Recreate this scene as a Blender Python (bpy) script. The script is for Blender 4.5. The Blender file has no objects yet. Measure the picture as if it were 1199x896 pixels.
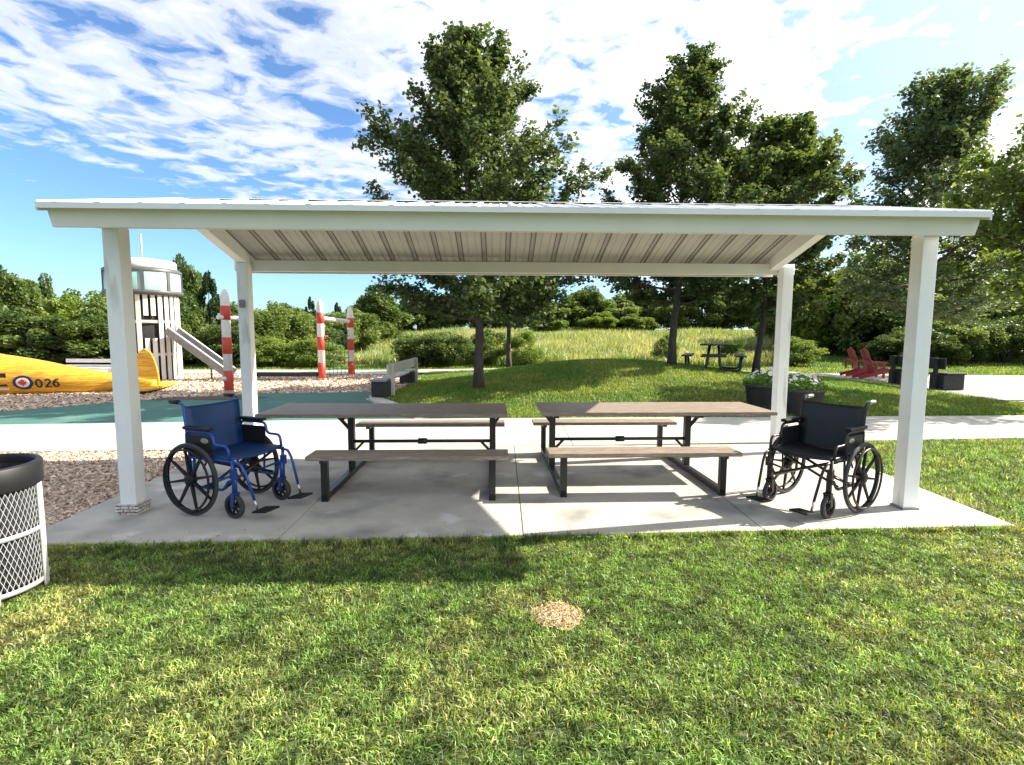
import bpy, bmesh, math, random
import numpy as np
from mathutils import Vector, Matrix
R = math.radians
sc = bpy.context.scene
col = sc.collection
rng = np.random.default_rng(7)
random.seed(7)

# ------------------------------------------------------------------ camera
cam = bpy.data.objects.new('camera', bpy.data.cameras.new('camera'))
col.objects.link(cam)
cam.location = (0, 0, 1.606)
cam.rotation_euler = (Matrix.Rotation(math.pi/2 - .0939, 4, 'X') @ Matrix.Rotation(.0038, 4, 'Z')).to_euler()
cam.data.sensor_width = 36
cam.data.lens = 603.1/1199*36
cam.data.clip_start = .05
cam.data.clip_end = 2000
sc.camera = cam

# ------------------------------------------------------------------ light
SUN = Vector((1.42, .30, 1)).normalized()
EL = math.asin(SUN.z); AZ = math.atan2(SUN.x, SUN.y)
sl = bpy.data.lights.new('sun', 'SUN'); sl.energy = 4.8; sl.angle = R(.5); sl.color = (1, .93, .80)
so = bpy.data.objects.new('sun', sl); col.objects.link(so)
so.rotation_euler = SUN.to_track_quat('Z', 'Y').to_euler()
sc.view_settings.view_transform = 'Standard'
sc.view_settings.look = 'None'
sc.view_settings.gamma = 1
sc.view_settings.use_curve_mapping = False
sc.view_settings.exposure = 1.58

w = bpy.data.worlds.new('World'); sc.world = w; w.use_nodes = True
nt = w.node_tree; N = nt.nodes; LK = nt.links
N.clear()
def nd(t, nodes=None, **k):
    n = (nodes or N).new(t)
    for a, b in k.items(): setattr(n, a, b)
    return n
def mth(op, a, b=None, c=None, nodes=None, links=None):
    nodes = nodes or N; links = links or LK
    n = nodes.new('ShaderNodeMath'); n.operation = op
    for i, v in enumerate((a, b, c)):
        if v is None: continue
        if isinstance(v, (int, float)): n.inputs[i].default_value = v
        else: links.new(v, n.inputs[i])
    return n.outputs[0]
def ramp(inp, stops, nodes=None, links=None, interp='LINEAR'):
    nodes = nodes or N; links = links or LK
    n = nodes.new('ShaderNodeValToRGB'); n.color_ramp.interpolation = interp
    e = n.color_ramp.elements
    while len(e) < len(stops): e.new(.5)
    for q, (p, c) in zip(e, stops):
        q.position = p; q.color = (c, c, c, 1) if isinstance(c, (int, float)) else (*c, 1)
    links.new(inp, n.inputs[0]); return n.outputs[0]
sky = nd('ShaderNodeTexSky', sky_type='NISHITA', sun_disc=False)
sky.sun_elevation = EL; sky.sun_rotation = AZ; sky.air_density = 1.0; sky.dust_density = .6; sky.ozone_density = 2.0
tc = nd('ShaderNodeTexCoord')
sx = nd('ShaderNodeSeparateXYZ'); LK.new(tc.outputs['Generated'], sx.inputs[0])
zz = mth('MAXIMUM', sx.outputs[2], .02)
zp = mth('ADD', zz, .015)
px_ = mth('DIVIDE', sx.outputs[0], zp); py_ = mth('DIVIDE', sx.outputs[1], zp)
s_ = mth('ADD', mth('MULTIPLY', px_, .89), mth('MULTIPLY', py_, -.45))
t_ = mth('ADD', mth('MULTIPLY', px_, .45), mth('MULTIPLY', py_, .89))
cb = nd('ShaderNodeCombineXYZ'); LK.new(s_, cb.inputs[0]); LK.new(mth('MULTIPLY', t_, .42), cb.inputs[1])
n1 = nd('ShaderNodeTexNoise'); n1.inputs['Scale'].default_value = 1.5; n1.inputs['Detail'].default_value = 8; n1.inputs['Roughness'].default_value = .6
n1.inputs['Distortion'].default_value = .35; LK.new(cb.outputs[0], n1.inputs[0])
cb2 = nd('ShaderNodeCombineXYZ'); LK.new(px_, cb2.inputs[0]); LK.new(py_, cb2.inputs[1])
n2 = nd('ShaderNodeTexNoise'); n2.inputs['Scale'].default_value = 5.5; n2.inputs['Detail'].default_value = 6; n2.inputs['Roughness'].default_value = .55
n2.inputs['Distortion'].default_value = .5; LK.new(cb2.outputs[0], n2.inputs[0])
# cloud cover across the bands: clear to the far left, thick in the middle, a gap and a last streak on the right
sn = mth('DIVIDE', mth('ADD', s_, 8), 14)
cov = ramp(sn, [(0, .0), (.25, .05), (.33, .30), (.40, .46), (.50, .50), (.56, .50), (.585, .30), (.61, .27), (.635, .48), (.76, .60), (1, .55)])
den = mth('ADD', mth('ADD', mth('MULTIPLY', n1.outputs[0], .85), mth('MULTIPLY', n2.outputs[0], 1.0)), mth('ADD', cov, -1.235))
mask = ramp(den, [(.0, 0), (.06, .25), (.18, .7), (.38, 1)], interp='EASE')
low = ramp(sx.outputs[2], [(0, 0), (.05, .3), (.22, 1)])
mask = mth('MULTIPLY', mask, low)
dv = nd('ShaderNodeVectorMath', operation='DOT_PRODUCT'); LK.new(tc.outputs['Generated'], dv.inputs[0]); dv.inputs[1].default_value = SUN
near = ramp(dv.outputs['Value'], [(.2, 0), (.5, .4), (.86, 1)])
skm = nd('ShaderNodeMix', data_type='RGBA', blend_type='MULTIPLY'); skm.inputs[0].default_value = 1
LK.new(sky.outputs[0], skm.inputs[6]); skm.inputs[7].default_value = (.050, .066, .082, 1)
hz = nd('ShaderNodeMix', data_type='RGBA'); LK.new(ramp(dv.outputs['Value'], [(.30, 0), (.60, .25), (.86, .75), (1, .9)]), hz.inputs[0])
LK.new(skm.outputs[2], hz.inputs[6]); hz.inputs[7].default_value = (.36, .42, .44, 1)       # bright haze round the sun
cl = nd('ShaderNodeMix', data_type='RGBA'); LK.new(near, cl.inputs[0])
cl.inputs[6].default_value = (.37, .38, .41, 1); cl.inputs[7].default_value = (.95, .93, .88, 1)
mx = nd('ShaderNodeMix', data_type='RGBA'); LK.new(mask, mx.inputs[0]); LK.new(hz.outputs[2], mx.inputs[6]); LK.new(cl.outputs[2], mx.inputs[7])
bg = nd('ShaderNodeBackground'); LK.new(mx.outputs[2], bg.inputs[0]); bg.inputs[1].default_value = 1
wo = nd('ShaderNodeOutputWorld'); LK.new(bg.outputs[0], wo.inputs[0])

# ------------------------------------------------------------------ materials
def mat(name, c1, c2=None, scale=8., rough=.7, bump=0., bscale=None, metal=0., detail=5., stretch=None, c3=None, spec=.5, lo=.35, hi=.65):
    m = bpy.data.materials.new(name); m.use_nodes = True
    t = m.node_tree; b = t.nodes['Principled BSDF']
    b.inputs['Roughness'].default_value = rough; b.inputs['Metallic'].default_value = metal
    b.inputs['Specular IOR Level'].default_value = spec
    co = t.nodes.new('ShaderNodeTexCoord'); mp = t.nodes.new('ShaderNodeMapping')
    t.links.new(co.outputs['Object'], mp.inputs[0])
    if stretch: mp.inputs['Scale'].default_value = stretch
    n = t.nodes.new('ShaderNodeTexNoise'); n.inputs['Scale'].default_value = scale; n.inputs['Detail'].default_value = detail
    n.inputs['Roughness'].default_value = .62
    t.links.new(mp.outputs[0], n.inputs[0])
    c2 = c2 or tuple(v*.82 for v in c1)
    st = [(lo, c1), (hi, c2)] if c3 is None else [(lo, c1), ((lo+hi)/2, c2), (hi, c3)]
    t.links.new(ramp(n.outputs[0], st, t.nodes, t.links), b.inputs['Base Color'])
    if bump:
        n3 = t.nodes.new('ShaderNodeTexNoise'); n3.inputs['Scale'].default_value = bscale or scale*4; n3.inputs['Detail'].default_value = 4
        t.links.new(mp.outputs[0], n3.inputs[0])
        bp = t.nodes.new('ShaderNodeBump'); bp.inputs['Strength'].default_value = bump; bp.inputs['Distance'].default_value = .01
        t.links.new(n3.outputs[0], bp.inputs['Height']); t.links.new(bp.outputs[0], b.inputs['Normal'])
    return m
def mix_more(m, c, scale, lo, hi, stretch=None, detail=4):
    """lay a second, shaped pattern of colour c (wear, stains, painted shade) over a material"""
    t = m.node_tree; b = t.nodes['Principled BSDF']; src = b.inputs['Base Color'].links[0].from_socket
    co = t.nodes.new('ShaderNodeTexCoord'); mp = t.nodes.new('ShaderNodeMapping'); t.links.new(co.outputs['Object'], mp.inputs[0])
    mp.inputs['Location'].default_value = (3.1, 7.7, 1.3)
    if stretch: mp.inputs['Scale'].default_value = stretch
    n = t.nodes.new('ShaderNodeTexNoise'); n.inputs['Scale'].default_value = scale; n.inputs['Detail'].default_value = detail
    t.links.new(mp.outputs[0], n.inputs[0])
    f = ramp(n.outputs[0], [(lo, 0), (hi, 1)], t.nodes, t.links)
    x = t.nodes.new('ShaderNodeMix'); x.data_type = 'RGBA'
    t.links.new(f, x.inputs[0]); t.links.new(src, x.inputs[6]); x.inputs[7].default_value = (*c, 1)
    t.links.new(x.outputs[2], b.inputs['Base Color']); return m
def leafmat(name, trans=.35, rough=.5, spec=.35):
    m = bpy.data.materials.new(name); m.use_nodes = True; t = m.node_tree
    b = t.nodes['Principled BSDF']; b.inputs['Roughness'].default_value = rough; b.inputs['Specular IOR Level'].default_value = spec
    a = t.nodes.new('ShaderNodeAttribute'); a.attribute_name = 'col'
    t.links.new(a.outputs['Color'], b.inputs['Base Color'])
    tr = t.nodes.new('ShaderNodeBsdfTranslucent'); hs = t.nodes.new('ShaderNodeMix'); hs.data_type = 'RGBA'; hs.blend_type = 'MULTIPLY'
    hs.inputs[0].default_value = 1; hs.inputs[7].default_value = (1.35, 1.3, .6, 1)
    t.links.new(a.outputs['Color'], hs.inputs[6]); t.links.new(hs.outputs[2], tr.inputs[0])
    ms = t.nodes.new('ShaderNodeMixShader'); ms.inputs[0].default_value = trans
    t.links.new(b.outputs[0], ms.inputs[1]); t.links.new(tr.outputs[0], ms.inputs[2])
    t.links.new(ms.outputs[0], t.nodes['Material Output'].inputs[0]); return m

M = {}
M['white'] = mix_more(mat('white_painted_metal', (.85, .845, .83), (.79, .78, .765), 3, .42, .05, 60), (.46, .44, .38), 6, .58, .74, (1, 1, .22))
M['white2'] = mat('white_trim', (.84, .83, .81), (.79, .78, .76), 2.5, .38)
M['roof'] = mat('ribbed_white_steel', (.74, .75, .74), (.66, .67, .66), 2, .35, metal=.0)
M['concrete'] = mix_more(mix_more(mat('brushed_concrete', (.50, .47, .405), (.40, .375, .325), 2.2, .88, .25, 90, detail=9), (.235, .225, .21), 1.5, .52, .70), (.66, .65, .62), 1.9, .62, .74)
M['path'] = mix_more(mat('path_concrete', (.50, .47, .40), (.40, .375, .325), 1.2, .9, .2, 70, detail=9), (.33, .32, .30), .42, .50, .62, (.4, 1.7, 1))  # stretched grey patches paint tree shade into the walkway colour
M['chips'] = mat('wood_chip_bed', (.66, .50, .38), (.42, .29, .20), 26, .95, .9, 60, detail=8)
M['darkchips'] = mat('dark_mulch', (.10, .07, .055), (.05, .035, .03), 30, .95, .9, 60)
M['rubber'] = mix_more(mat('green_rubber', (.05, .155, .125), (.035, .12, .10), 14, .9, .3, 160, detail=9), (.10, .17, .14), 1.1, .58, .76)
M['soil'] = mat('lawn_soil', (.06, .085, .022), (.035, .055, .015), 7, .95, .6, 40, c3=(.11, .11, .04), detail=8)
M['wood'] = mat('dark_composite_boards', (.32, .25, .19), (.20, .155, .12), 5, .5, .22, 10, stretch=(1, 9, 9), detail=8, c3=(.39, .30, .235))
M['board_edge'] = M['wood']
M['black'] = mat('black_painted_steel', (.018, .018, .02), (.012, .012, .013), 6, .4)
M['blackplastic'] = mat('black_plastic', (.015, .015, .017), (.010, .010, .011), 9, .5, spec=.3)
M['tyre'] = mat('grey_rubber_tyre', (.045, .047, .05), (.03, .03, .032), 12, .75)
M['bluefab'] = mat('blue_vinyl', (.006, .045, .17), (.004, .034, .125), 7, .5, .25, 14)
M['bluemetal'] = mat('blue_metallic_paint', (.025, .085, .38), (.018, .065, .29), 5, .3, metal=.35)
M['blackfab'] = mat('black_vinyl', (.011, .013, .017), (.007, .008, .011), 7, .5, .25, 14)
M['chrome'] = mat('bright_steel', (.62, .62, .62), (.5, .5, .5), 9, .25, metal=.9)
M['bronze'] = mat('dark_brown_metal', (.045, .03, .026), (.03, .02, .018), 6, .35, metal=.4)
M['stone'] = mat('stacked_stone', (.74, .70, .64), (.40, .32, .26), 22, .9, .5, 60)
M['bark'] = mat('grey_bark', (.085, .07, .058), (.045, .036, .03), 16, .95, .8, 40, stretch=(1, 1, .25))
M['yellow'] = mat('yellow_painted_wood', (.78, .44, .035), (.50, .215, .015), 2.2, .5, 1.0, 3.0, stretch=(.45, 3.5, 8), detail=4, c3=(.84, .48, .03))
M['red'] = mat('red_paint', (.52, .055, .03), (.44, .045, .025), 6, .5)
M['whitepaint'] = mat('white_wood_paint', (.74, .72, .68), (.60, .57, .53), 5, .6, .2, 30, stretch=(1, 1, .3))
M['navy'] = mat('navy_paint', (.01, .015, .06), None, 5, .5)
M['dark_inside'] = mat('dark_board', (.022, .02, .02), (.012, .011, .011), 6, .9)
M['greyroof'] = mat('grey_sheet', (.085, .085, .085), (.06, .06, .06), 5, .5)
M['glass'] = mat('milky_glazing', (.17, .31, .29), (.34, .48, .45), 9, .15, stretch=(1, 1, .05))
M['steel'] = mat('slide_steel', (.25, .25, .25), (.18, .18, .18), 4, .4, metal=.3)
M['net'] = mat('green_rope', (.05, .16, .12), None, 9, .8)
M['greywood'] = mat('weathered_wood', (.55, .52, .45), (.40, .37, .31), 8, .8, .3, 20, stretch=(6, 1, 6))
M['darkbox'] = mat('dark_planter_boards', (.024, .024, .023), (.014, .014, .014), 5, .7, .2, 20)
M['redplastic'] = mat('red_plastic_boards', (.34, .018, .028), (.27, .012, .02), 5, .45)
M['tub'] = mat('charcoal_tub', (.055, .055, .055), (.035, .034, .033), 5, .6, .2, 15)
M['mesh'] = mat('galvanised_white_mesh', (.48, .49, .50), (.36, .37, .38), 12, .45, metal=.2)
M['liner'] = mat('black_bin_liner', (.012, .012, .014), (.02, .02, .022), 12, .75, .4, 14, spec=.25)
M['dry'] = mat('bare_straw_soil', (.60, .42, .24), (.34, .21, .11), 40, .95, .8, 90, detail=8)
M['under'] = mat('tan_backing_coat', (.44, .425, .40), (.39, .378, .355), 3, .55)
M['rib_shade'] = mat('rib_shade_paint', (.11, .095, .08), None, 9, .8)  # dark tone standing in for shade on the rib sides
M['greybox'] = mat('grey_cover', (.23, .24, .25), None, 9, .6)
M['redbar'] = M['red']
M['leaf'] = leafmat('leaf', .42)
M['grass'] = leafmat('grass', .38, .5, .4)
M['flower'] = mat('white_petal', (.75, .74, .62), (.62, .62, .42), 30, .6)

# ------------------------------------------------------------------ mesh helpers
class MB:
    def __init__(s): s.v = []; s.f = []; s.sm = []
    def add(s, vs, fs, smooth=False):
        o = len(s.v); s.v += [tuple(q) for q in vs]; s.f += [tuple(i+o for i in f) for f in fs]; s.sm += [smooth]*len(fs); return s
    def hexa(s, c):   # 8 corners, bottom 4 ccw then top 4 ccw
        return s.add(c, [(3,2,1,0),(4,5,6,7),(0,1,5,4),(1,2,6,5),(2,3,7,6),(3,0,4,7)])
    def box(s, x0, x1, y0, y1, z0, z1, m=None):
        c = [Vector(q) for q in ((x0,y0,z0),(x1,y0,z0),(x1,y1,z0),(x0,y1,z0),(x0,y0,z1),(x1,y0,z1),(x1,y1,z1),(x0,y1,z1))]
        if m is not None: c = [m @ q for q in c]
        return s.hexa(c)
    def bar(s, p, q, wd, ht, up=(0,0,1), ext=0):
        p = Vector(p); q = Vector(q); d = (q-p).normalized(); p = p-d*ext; q = q+d*ext
        u = Vector(up)
        if abs(d.dot(u)) > .98: u = Vector((0,1,0))
        sd = d.cross(u).normalized(); u = sd.cross(d).normalized()
        a = sd*wd/2; b = u*ht/2
        return s.hexa([p-a-b, p+a-b, q+a-b, q-a-b, p-a+b, p+a+b, q+a+b, q-a+b])
    def tube(s, pts, r, n=10, closed=False, smooth=True):
        pts = [Vector(p) for p in pts]; k = len(pts)
        rs = r if isinstance(r, (list, tuple)) else [r]*k
        vs = []; ref = None
        for i, p in enumerate(pts):
            if closed: d = (pts[(i+1) % k]-pts[i-1]).normalized()
            else: d = (pts[min(i+1, k-1)]-pts[max(i-1, 0)]).normalized()
            if ref is None:
                ref = Vector((0,0,1)) if abs(d.z) < .9 else Vector((1,0,0))
            ref = (ref - d*ref.dot(d)).normalized(); o = d.cross(ref)
            for j in range(n):
                a = 2*math.pi*j/n
                vs.append(p + (ref*math.cos(a)+o*math.sin(a))*rs[i])
        fs = []
        for i in range(k if closed else k-1):
            for j in range(n):
                a = i*n+j; b = i*n+(j+1) % n; c = ((i+1) % k)*n+(j+1) % n; e = ((i+1) % k)*n+j
                fs.append((a, b, c, e))
        s.add(vs, fs, smooth)
        if not closed:
            o = len(s.v)-len(vs)
            s.f.append(tuple(o+j for j in reversed(range(n)))); s.sm.append(False)
            s.f.append(tuple(o+(k-1)*n+j for j in range(n))); s.sm.append(False)
        return s
    def ring(s, c, axis, R_, r, n=40, m=8):
        c = Vector(c); ax = Vector(axis).normalized()
        u = ax.orthogonal().normalized(); v = ax.cross(u)
        return s.tube([c+(u*math.cos(2*math.pi*i/n)+v*math.sin(2*math.pi*i/n))*R_ for i in range(n)], r, m, True)
    def lathe(s, prof, n=32, c=(0,0,0), axis=(0,0,1), smooth=True, caps=True):
        c = Vector(c); ax = Vector(axis).normalized(); u = ax.orthogonal().normalized(); v = ax.cross(u); vs = []
        for r, z in prof:
            for j in range(n):
                a = 2*math.pi*j/n; vs.append(c+ax*z+(u*math.cos(a)+v*math.sin(a))*r)
        fs = [(i*n+j, i*n+(j+1) % n, (i+1)*n+(j+1) % n, (i+1)*n+j) for i in range(len(prof)-1) for j in range(n)]
        o = len(s.v); s.add(vs, fs, smooth)
        if caps:
            s.f.append(tuple(o+j for j in reversed(range(n)))); s.sm.append(False)
            k = (len(prof)-1)*n; s.f.append(tuple(o+k+j for j in range(n))); s.sm.append(False)
        return s
    def prism(s, poly, d, m=None):   # polygon in xy, extruded +z by d
        k = len(poly); vs = [Vector((x, y, 0)) for x, y in poly]+[Vector((x, y, d)) for x, y in poly]
        if m is not None: vs = [m @ q for q in vs]
        return s.add(vs, [tuple(reversed(range(k))), tuple(range(k, 2*k))]+[(i, (i+1) % k, k+(i+1) % k, k+i) for i in range(k)])
    def build(s, name, m, parent=None, bevel=0, loc=None):
        me = bpy.data.meshes.new(name); me.from_pydata(s.v, [], s.f); me.update()
        me.polygons.foreach_set('use_smooth', s.sm)
        bm = bmesh.new(); bm.from_mesh(me); bmesh.ops.recalc_face_normals(bm, faces=bm.faces); bm.to_mesh(me); bm.free()
        me.materials.append(m)
        o = bpy.data.objects.new(name, me); col.objects.link(o)
        if parent: o.parent = parent
        if loc: o.location = loc
        if bevel:
            b = o.modifiers.new('Bevel', 'BEVEL'); b.width = bevel; b.segments = 2; b.limit_method = 'ANGLE'; b.angle_limit = R(40)
        return o
def tag(o, label=None, cat=None, group=None, kind=None):
    for k, v in (('label', label), ('category', cat), ('group', group), ('kind', kind)):
        if v: o[k] = v
    return o
def empty(name, loc=(0,0,0), rz=0, label=None, cat=None, group=None):
    o = bpy.data.objects.new(name, None); col.objects.link(o); o.location = loc; o.rotation_euler = (0,0,rz); o.empty_display_size = .2
    return tag(o, label, cat, group)
def copy_tree(o, parent=None):
    c = o.copy(); col.objects.link(c)
    if parent: c.parent = parent
    for ch in [q for q in o.children]: copy_tree(ch, c)
    return c
def npmesh(name, verts, faces_flat, nper, m, cols=None, parent=None, smooth=False):
    """verts (n,3); faces_flat index array; nper = verts per face (int or array)"""
    me = bpy.data.meshes.new(name); nv = len(verts)
    me.vertices.add(nv); me.vertices.foreach_set('co', np.asarray(verts, np.float32).ravel())
    nl = len(faces_flat)
    tot = np.full(nl//nper, nper, np.int32) if isinstance(nper, int) else np.asarray(nper, np.int32)
    me.loops.add(nl); me.loops.foreach_set('vertex_index', np.asarray(faces_flat, np.int32))
    st = np.concatenate([[0], np.cumsum(tot)[:-1]]).astype(np.int32)
    me.polygons.add(len(tot)); me.polygons.foreach_set('loop_start', st); me.polygons.foreach_set('loop_total', tot)
    if smooth: me.polygons.foreach_set('use_smooth', np.ones(len(tot), bool))
    me.update(calc_edges=True); me.validate()
    if cols is not None:
        a = me.attributes.new('col', 'FLOAT_COLOR', 'POINT')
        a.data.foreach_set('color', np.concatenate([cols, np.ones((nv, 1))], 1).astype(np.float32).ravel())
    me.materials.append(m)
    o = bpy.data.objects.new(name, me); col.objects.link(o)
    if parent: o.parent = parent
    return o

# ------------------------------------------------------------------ terrain
def sstep(a, b, x):
    t = np.clip((x-a)/(b-a), 0, 1); return t*t*(3-2*t)
def terrain(x, y):
    x = np.asarray(x, float); y = np.asarray(y, float)
    sxr = np.where(x < 3.2, 4.6, 5.2)
    m = .80*np.exp(-((x-3.2)/sxr)**2-((y-16.5)/4.2)**2)*sstep(9.9, 12.5, y)
    r = 1.55*sstep(24, 46, y)*(.15+.85*sstep(-16, -5, x))
    far = .02*np.clip(y-46, 0, 60)
    return -.035+m+r+far
def T(x, y): return float(terrain(x, y))
def inpoly(x, y, poly):
    ins = np.zeros(len(x), bool); k = len(poly)
    for i in range(k):
        x1, y1 = poly[i]; x2, y2 = poly[(i+1) % k]
        c = (y1 > y) != (y2 > y)
        with np.errstate(divide='ignore', invalid='ignore'):
            xi = (x2-x1)*(y-y1)/((y2-y1) if y2 != y1 else 1e-9)+x1
        ins ^= c & (x < xi)
    return ins
xs = np.concatenate([[-400, -250, -150, -100], np.arange(-60, 60.1, .6), [100, 150, 250, 400]])
ys = np.concatenate([[-300, -150, -60, -20], np.arange(-6, 62.1, .6), [80, 120, 200, 320, 500]])
gx, gy = np.meshgrid(xs, ys); gz = terrain(gx, gy)
nx, ny = len(xs), len(ys)
idx = np.arange(nx*ny).reshape(ny, nx)
fq = np.stack([idx[:-1, :-1], idx[:-1, 1:], idx[1:, 1:], idx[1:, :-1]], -1).reshape(-1)
ground = npmesh('lawn', np.stack([gx, gy, gz], -1).reshape(-1, 3), fq, 4, M['soil'], smooth=True)
tag(ground, kind='structure')

def sheet(name, poly, m, off, cuts=0, thick=0):
    bm = bmesh.new(); vs = [bm.verts.new((x, y, 0)) for x, y in poly]; bm.faces.new(vs)
    bmesh.ops.triangulate(bm, faces=bm.faces)
    for _ in range(cuts): bmesh.ops.subdivide_edges(bm, edges=bm.edges[:], cuts=1, use_grid_fill=True)
    bmesh.ops.triangulate(bm, faces=bm.faces)
    for v in bm.verts: v.co.z = T(v.co.x, v.co.y)+off
    bmesh.ops.recalc_face_normals(bm, faces=bm.faces)
    me = bpy.data.meshes.new(name); bm.to_mesh(me); bm.free(); me.materials.append(m)
    o = bpy.data.objects.new(name, me); col.objects.link(o); tag(o, kind='structure')
    if thick:
        s = o.modifiers.new('Solidify', 'SOLIDIFY'); s.thickness = thick; s.offset = -1
    return o

SLAB = [(-3.82, 3.76), (4.30, 4.25), (4.42, 7.55), (-4.05, 7.05)]
def slab_front(x): return 3.76+(x+3.82)*(.49/8.12)
PN = [(-20, 5.9), (-5.85, 6.95), (0, 7.32), (8.16, 8.09), (18, 9.1)]      # near edge of the walkway
PF = [(18, 11.0), (10.45, 10.41), (5, 10.12), (-.15, 9.84), (-1.6, 9.75), (-8.95, 8.93), (-20, 7.75)]
WALK = PN+PF
def pn(x): return np.interp(x, [p[0] for p in PN], [p[1] for p in PN])
def pf(x): return np.interp(x, [p[0] for p in PF[::-1]], [p[1] for p in PF[::-1]])
PLAZA = [(12.1, 12.4), (30, 11.2), (30, 21.5), (20.8, 20.9), (12.6, 21.6), (11.6, 20.9), (12.9, 18.0), (12.4, 15.0)]
FARPATH = [(-26, 20.9), (-17.6, 20.8), (-4.3, 19.9), (-1.6, 21.5), (4, 22.4), (12, 20.9), (12.4, 22.2), (4, 24.0), (-1.5, 23.4), (-5, 22.6), (-17.6, 22.2), (-26, 22.3)]
CHIPS_NEAR = [(-20, 3.9), (-9, 3.85), (-3.80, 3.75), (-4.05, 7.0), (-5.85, 6.94), (-20, 5.9)]
PLAY = [(-26, 7.2), (-8.95, 8.95), (-1.65, 9.76), (-3.2, 12.4), (-3.0, 16.9), (-4.2, 19.9), (-17.6, 20.8), (-26, 20.9)]
RUB = [(-16, 8.1), (-8.95, 8.85), (-1.95, 9.68), (-3.45, 12.2), (-3.78, 13.9), (-6.9, 13.75), (-9.0, 12.3), (-10.4, 10.5), (-16, 9.2)]

# slab and walkway in cast panels with real joints
def panels(name, m, quads, top, thick=.14, gap=.006, bev=.006):
    b = MB()
    for q in quads:
        c = Vector((sum(p[0] for p in q)/4, sum(p[1] for p in q)/4))
        pp = []
        for p in q:
            v = Vector(p); d = (c-v).normalized(); pp.append(v+d*gap)
        b.hexa([(p.x, p.y, top-thick) for p in pp]+[(p.x, p.y, top) for p in pp])
    o = b.build(name, m, bevel=bev); tag(o, kind='structure'); return o
def lerp(a, b, t): return (a[0]+(b[0]-a[0])*t, a[1]+(b[1]-a[1])*t)
def slabq():
    ts = [0, .245, .482, .728, 1]
    out = []
    for i in range(4):
        a = lerp(SLAB[0], SLAB[1], ts[i]); b = lerp(SLAB[0], SLAB[1], ts[i+1])
        d = lerp(SLAB[3], SLAB[2], ts[i]); c = lerp(SLAB[3], SLAB[2], ts[i+1])
        for u, v in ((0, 1),):
            out.append([lerp(a, d, u), lerp(b, c, u), lerp(b, c, v), lerp(a, d, v)])
    return out
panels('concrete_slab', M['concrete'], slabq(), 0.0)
wq = []
xe = np.arange(-20, 18.1, 1.9)
for a, b in zip(xe[:-1], xe[1:]):
    wq.append([(a, pn(a)), (b, pn(b)), (b, pf(b)), (a, pf(a))])
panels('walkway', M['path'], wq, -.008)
sheet('wood_chip_bed', CHIPS_NEAR, M['chips'], .012, 3)
sheet('playground_chips', PLAY, M['chips'], .014, 4)
sheet('rubber_surface', RUB, M['rubber'], .024, 3)
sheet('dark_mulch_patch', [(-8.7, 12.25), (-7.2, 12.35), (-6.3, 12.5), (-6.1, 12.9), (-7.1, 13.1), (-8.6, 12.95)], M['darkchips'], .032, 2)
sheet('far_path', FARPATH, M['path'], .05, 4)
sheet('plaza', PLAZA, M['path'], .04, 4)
kb = MB()
for (a, b) in (((-1.72, 9.8), (-3.28, 12.3)), ((-3.28, 12.3), (-3.42, 14.2)), ((-3.42, 14.2), (-3.3, 17.0))):
    kb.bar((a[0], a[1], .0), (b[0], b[1], .0), .34, .12)
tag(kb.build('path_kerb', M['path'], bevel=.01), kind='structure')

# ------------------------------------------------------------------ grass
def blades(name, X, Y, h, wd, colf, lean=.5, m='grass', seed=1, z0=None, parent=None, kind='stuff'):
    g = np.random.default_rng(seed); n = len(X)
    Z = terrain(X, Y) if z0 is None else z0
    h = h*g.uniform(.6, 1.25, n); wd = wd*g.uniform(.7, 1.3, n)
    a = g.uniform(0, 2*np.pi, n); dx, dy = np.cos(a), np.sin(a)
    l1 = g.uniform(.05, lean, n); 
    b = g.uniform(0, 2*np.pi, n); lx, ly = np.cos(b), np.sin(b)
    P = np.zeros((n, 5, 3))
    base = np.stack([X, Y, Z], -1)
    sd = np.stack([dx, dy, 0*dx], -1)*(wd/2)[:, None]
    mid = base+np.stack([lx*l1*h*.35, ly*l1*h*.35, h*.6], -1)
    tip = base+np.stack([lx*l1*h*1.15, ly*l1*h*1.15, h*(1-.25*l1)], -1)
    P[:, 0] = base-sd; P[:, 1] = base+sd; P[:, 2] = mid+sd*.85; P[:, 3] = mid-sd*.85; P[:, 4] = tip
    i = np.arange(n)[:, None]*5
    q = np.concatenate([i, i+1, i+2, i+3, i+3, i+2, i+4], 1).reshape(-1)
    per = np.tile([4, 3], n)
    c = colf(X, Y, g)
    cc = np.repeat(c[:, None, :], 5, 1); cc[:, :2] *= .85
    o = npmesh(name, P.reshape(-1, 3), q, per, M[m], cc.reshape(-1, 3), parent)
    if kind: tag(o, kind=kind)
    return o
def vnoise(x, y, s, seed):
    """smooth value noise"""
    g = np.random.default_rng(seed); tb = g.random((64, 64))
    u = x*s+500; v = y*s+500; i = np.floor(u).astype(int); j = np.floor(v).astype(int); fu = u-i; fv = v-j
    fu = fu*fu*(3-2*fu); fv = fv*fv*(3-2*fv)
    q = lambda a, b: tb[a % 64, b % 64]
    return (q(i, j)*(1-fu)+q(i+1, j)*fu)*(1-fv)+(q(i, j+1)*(1-fu)+q(i+1, j+1)*fu)*fv
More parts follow.
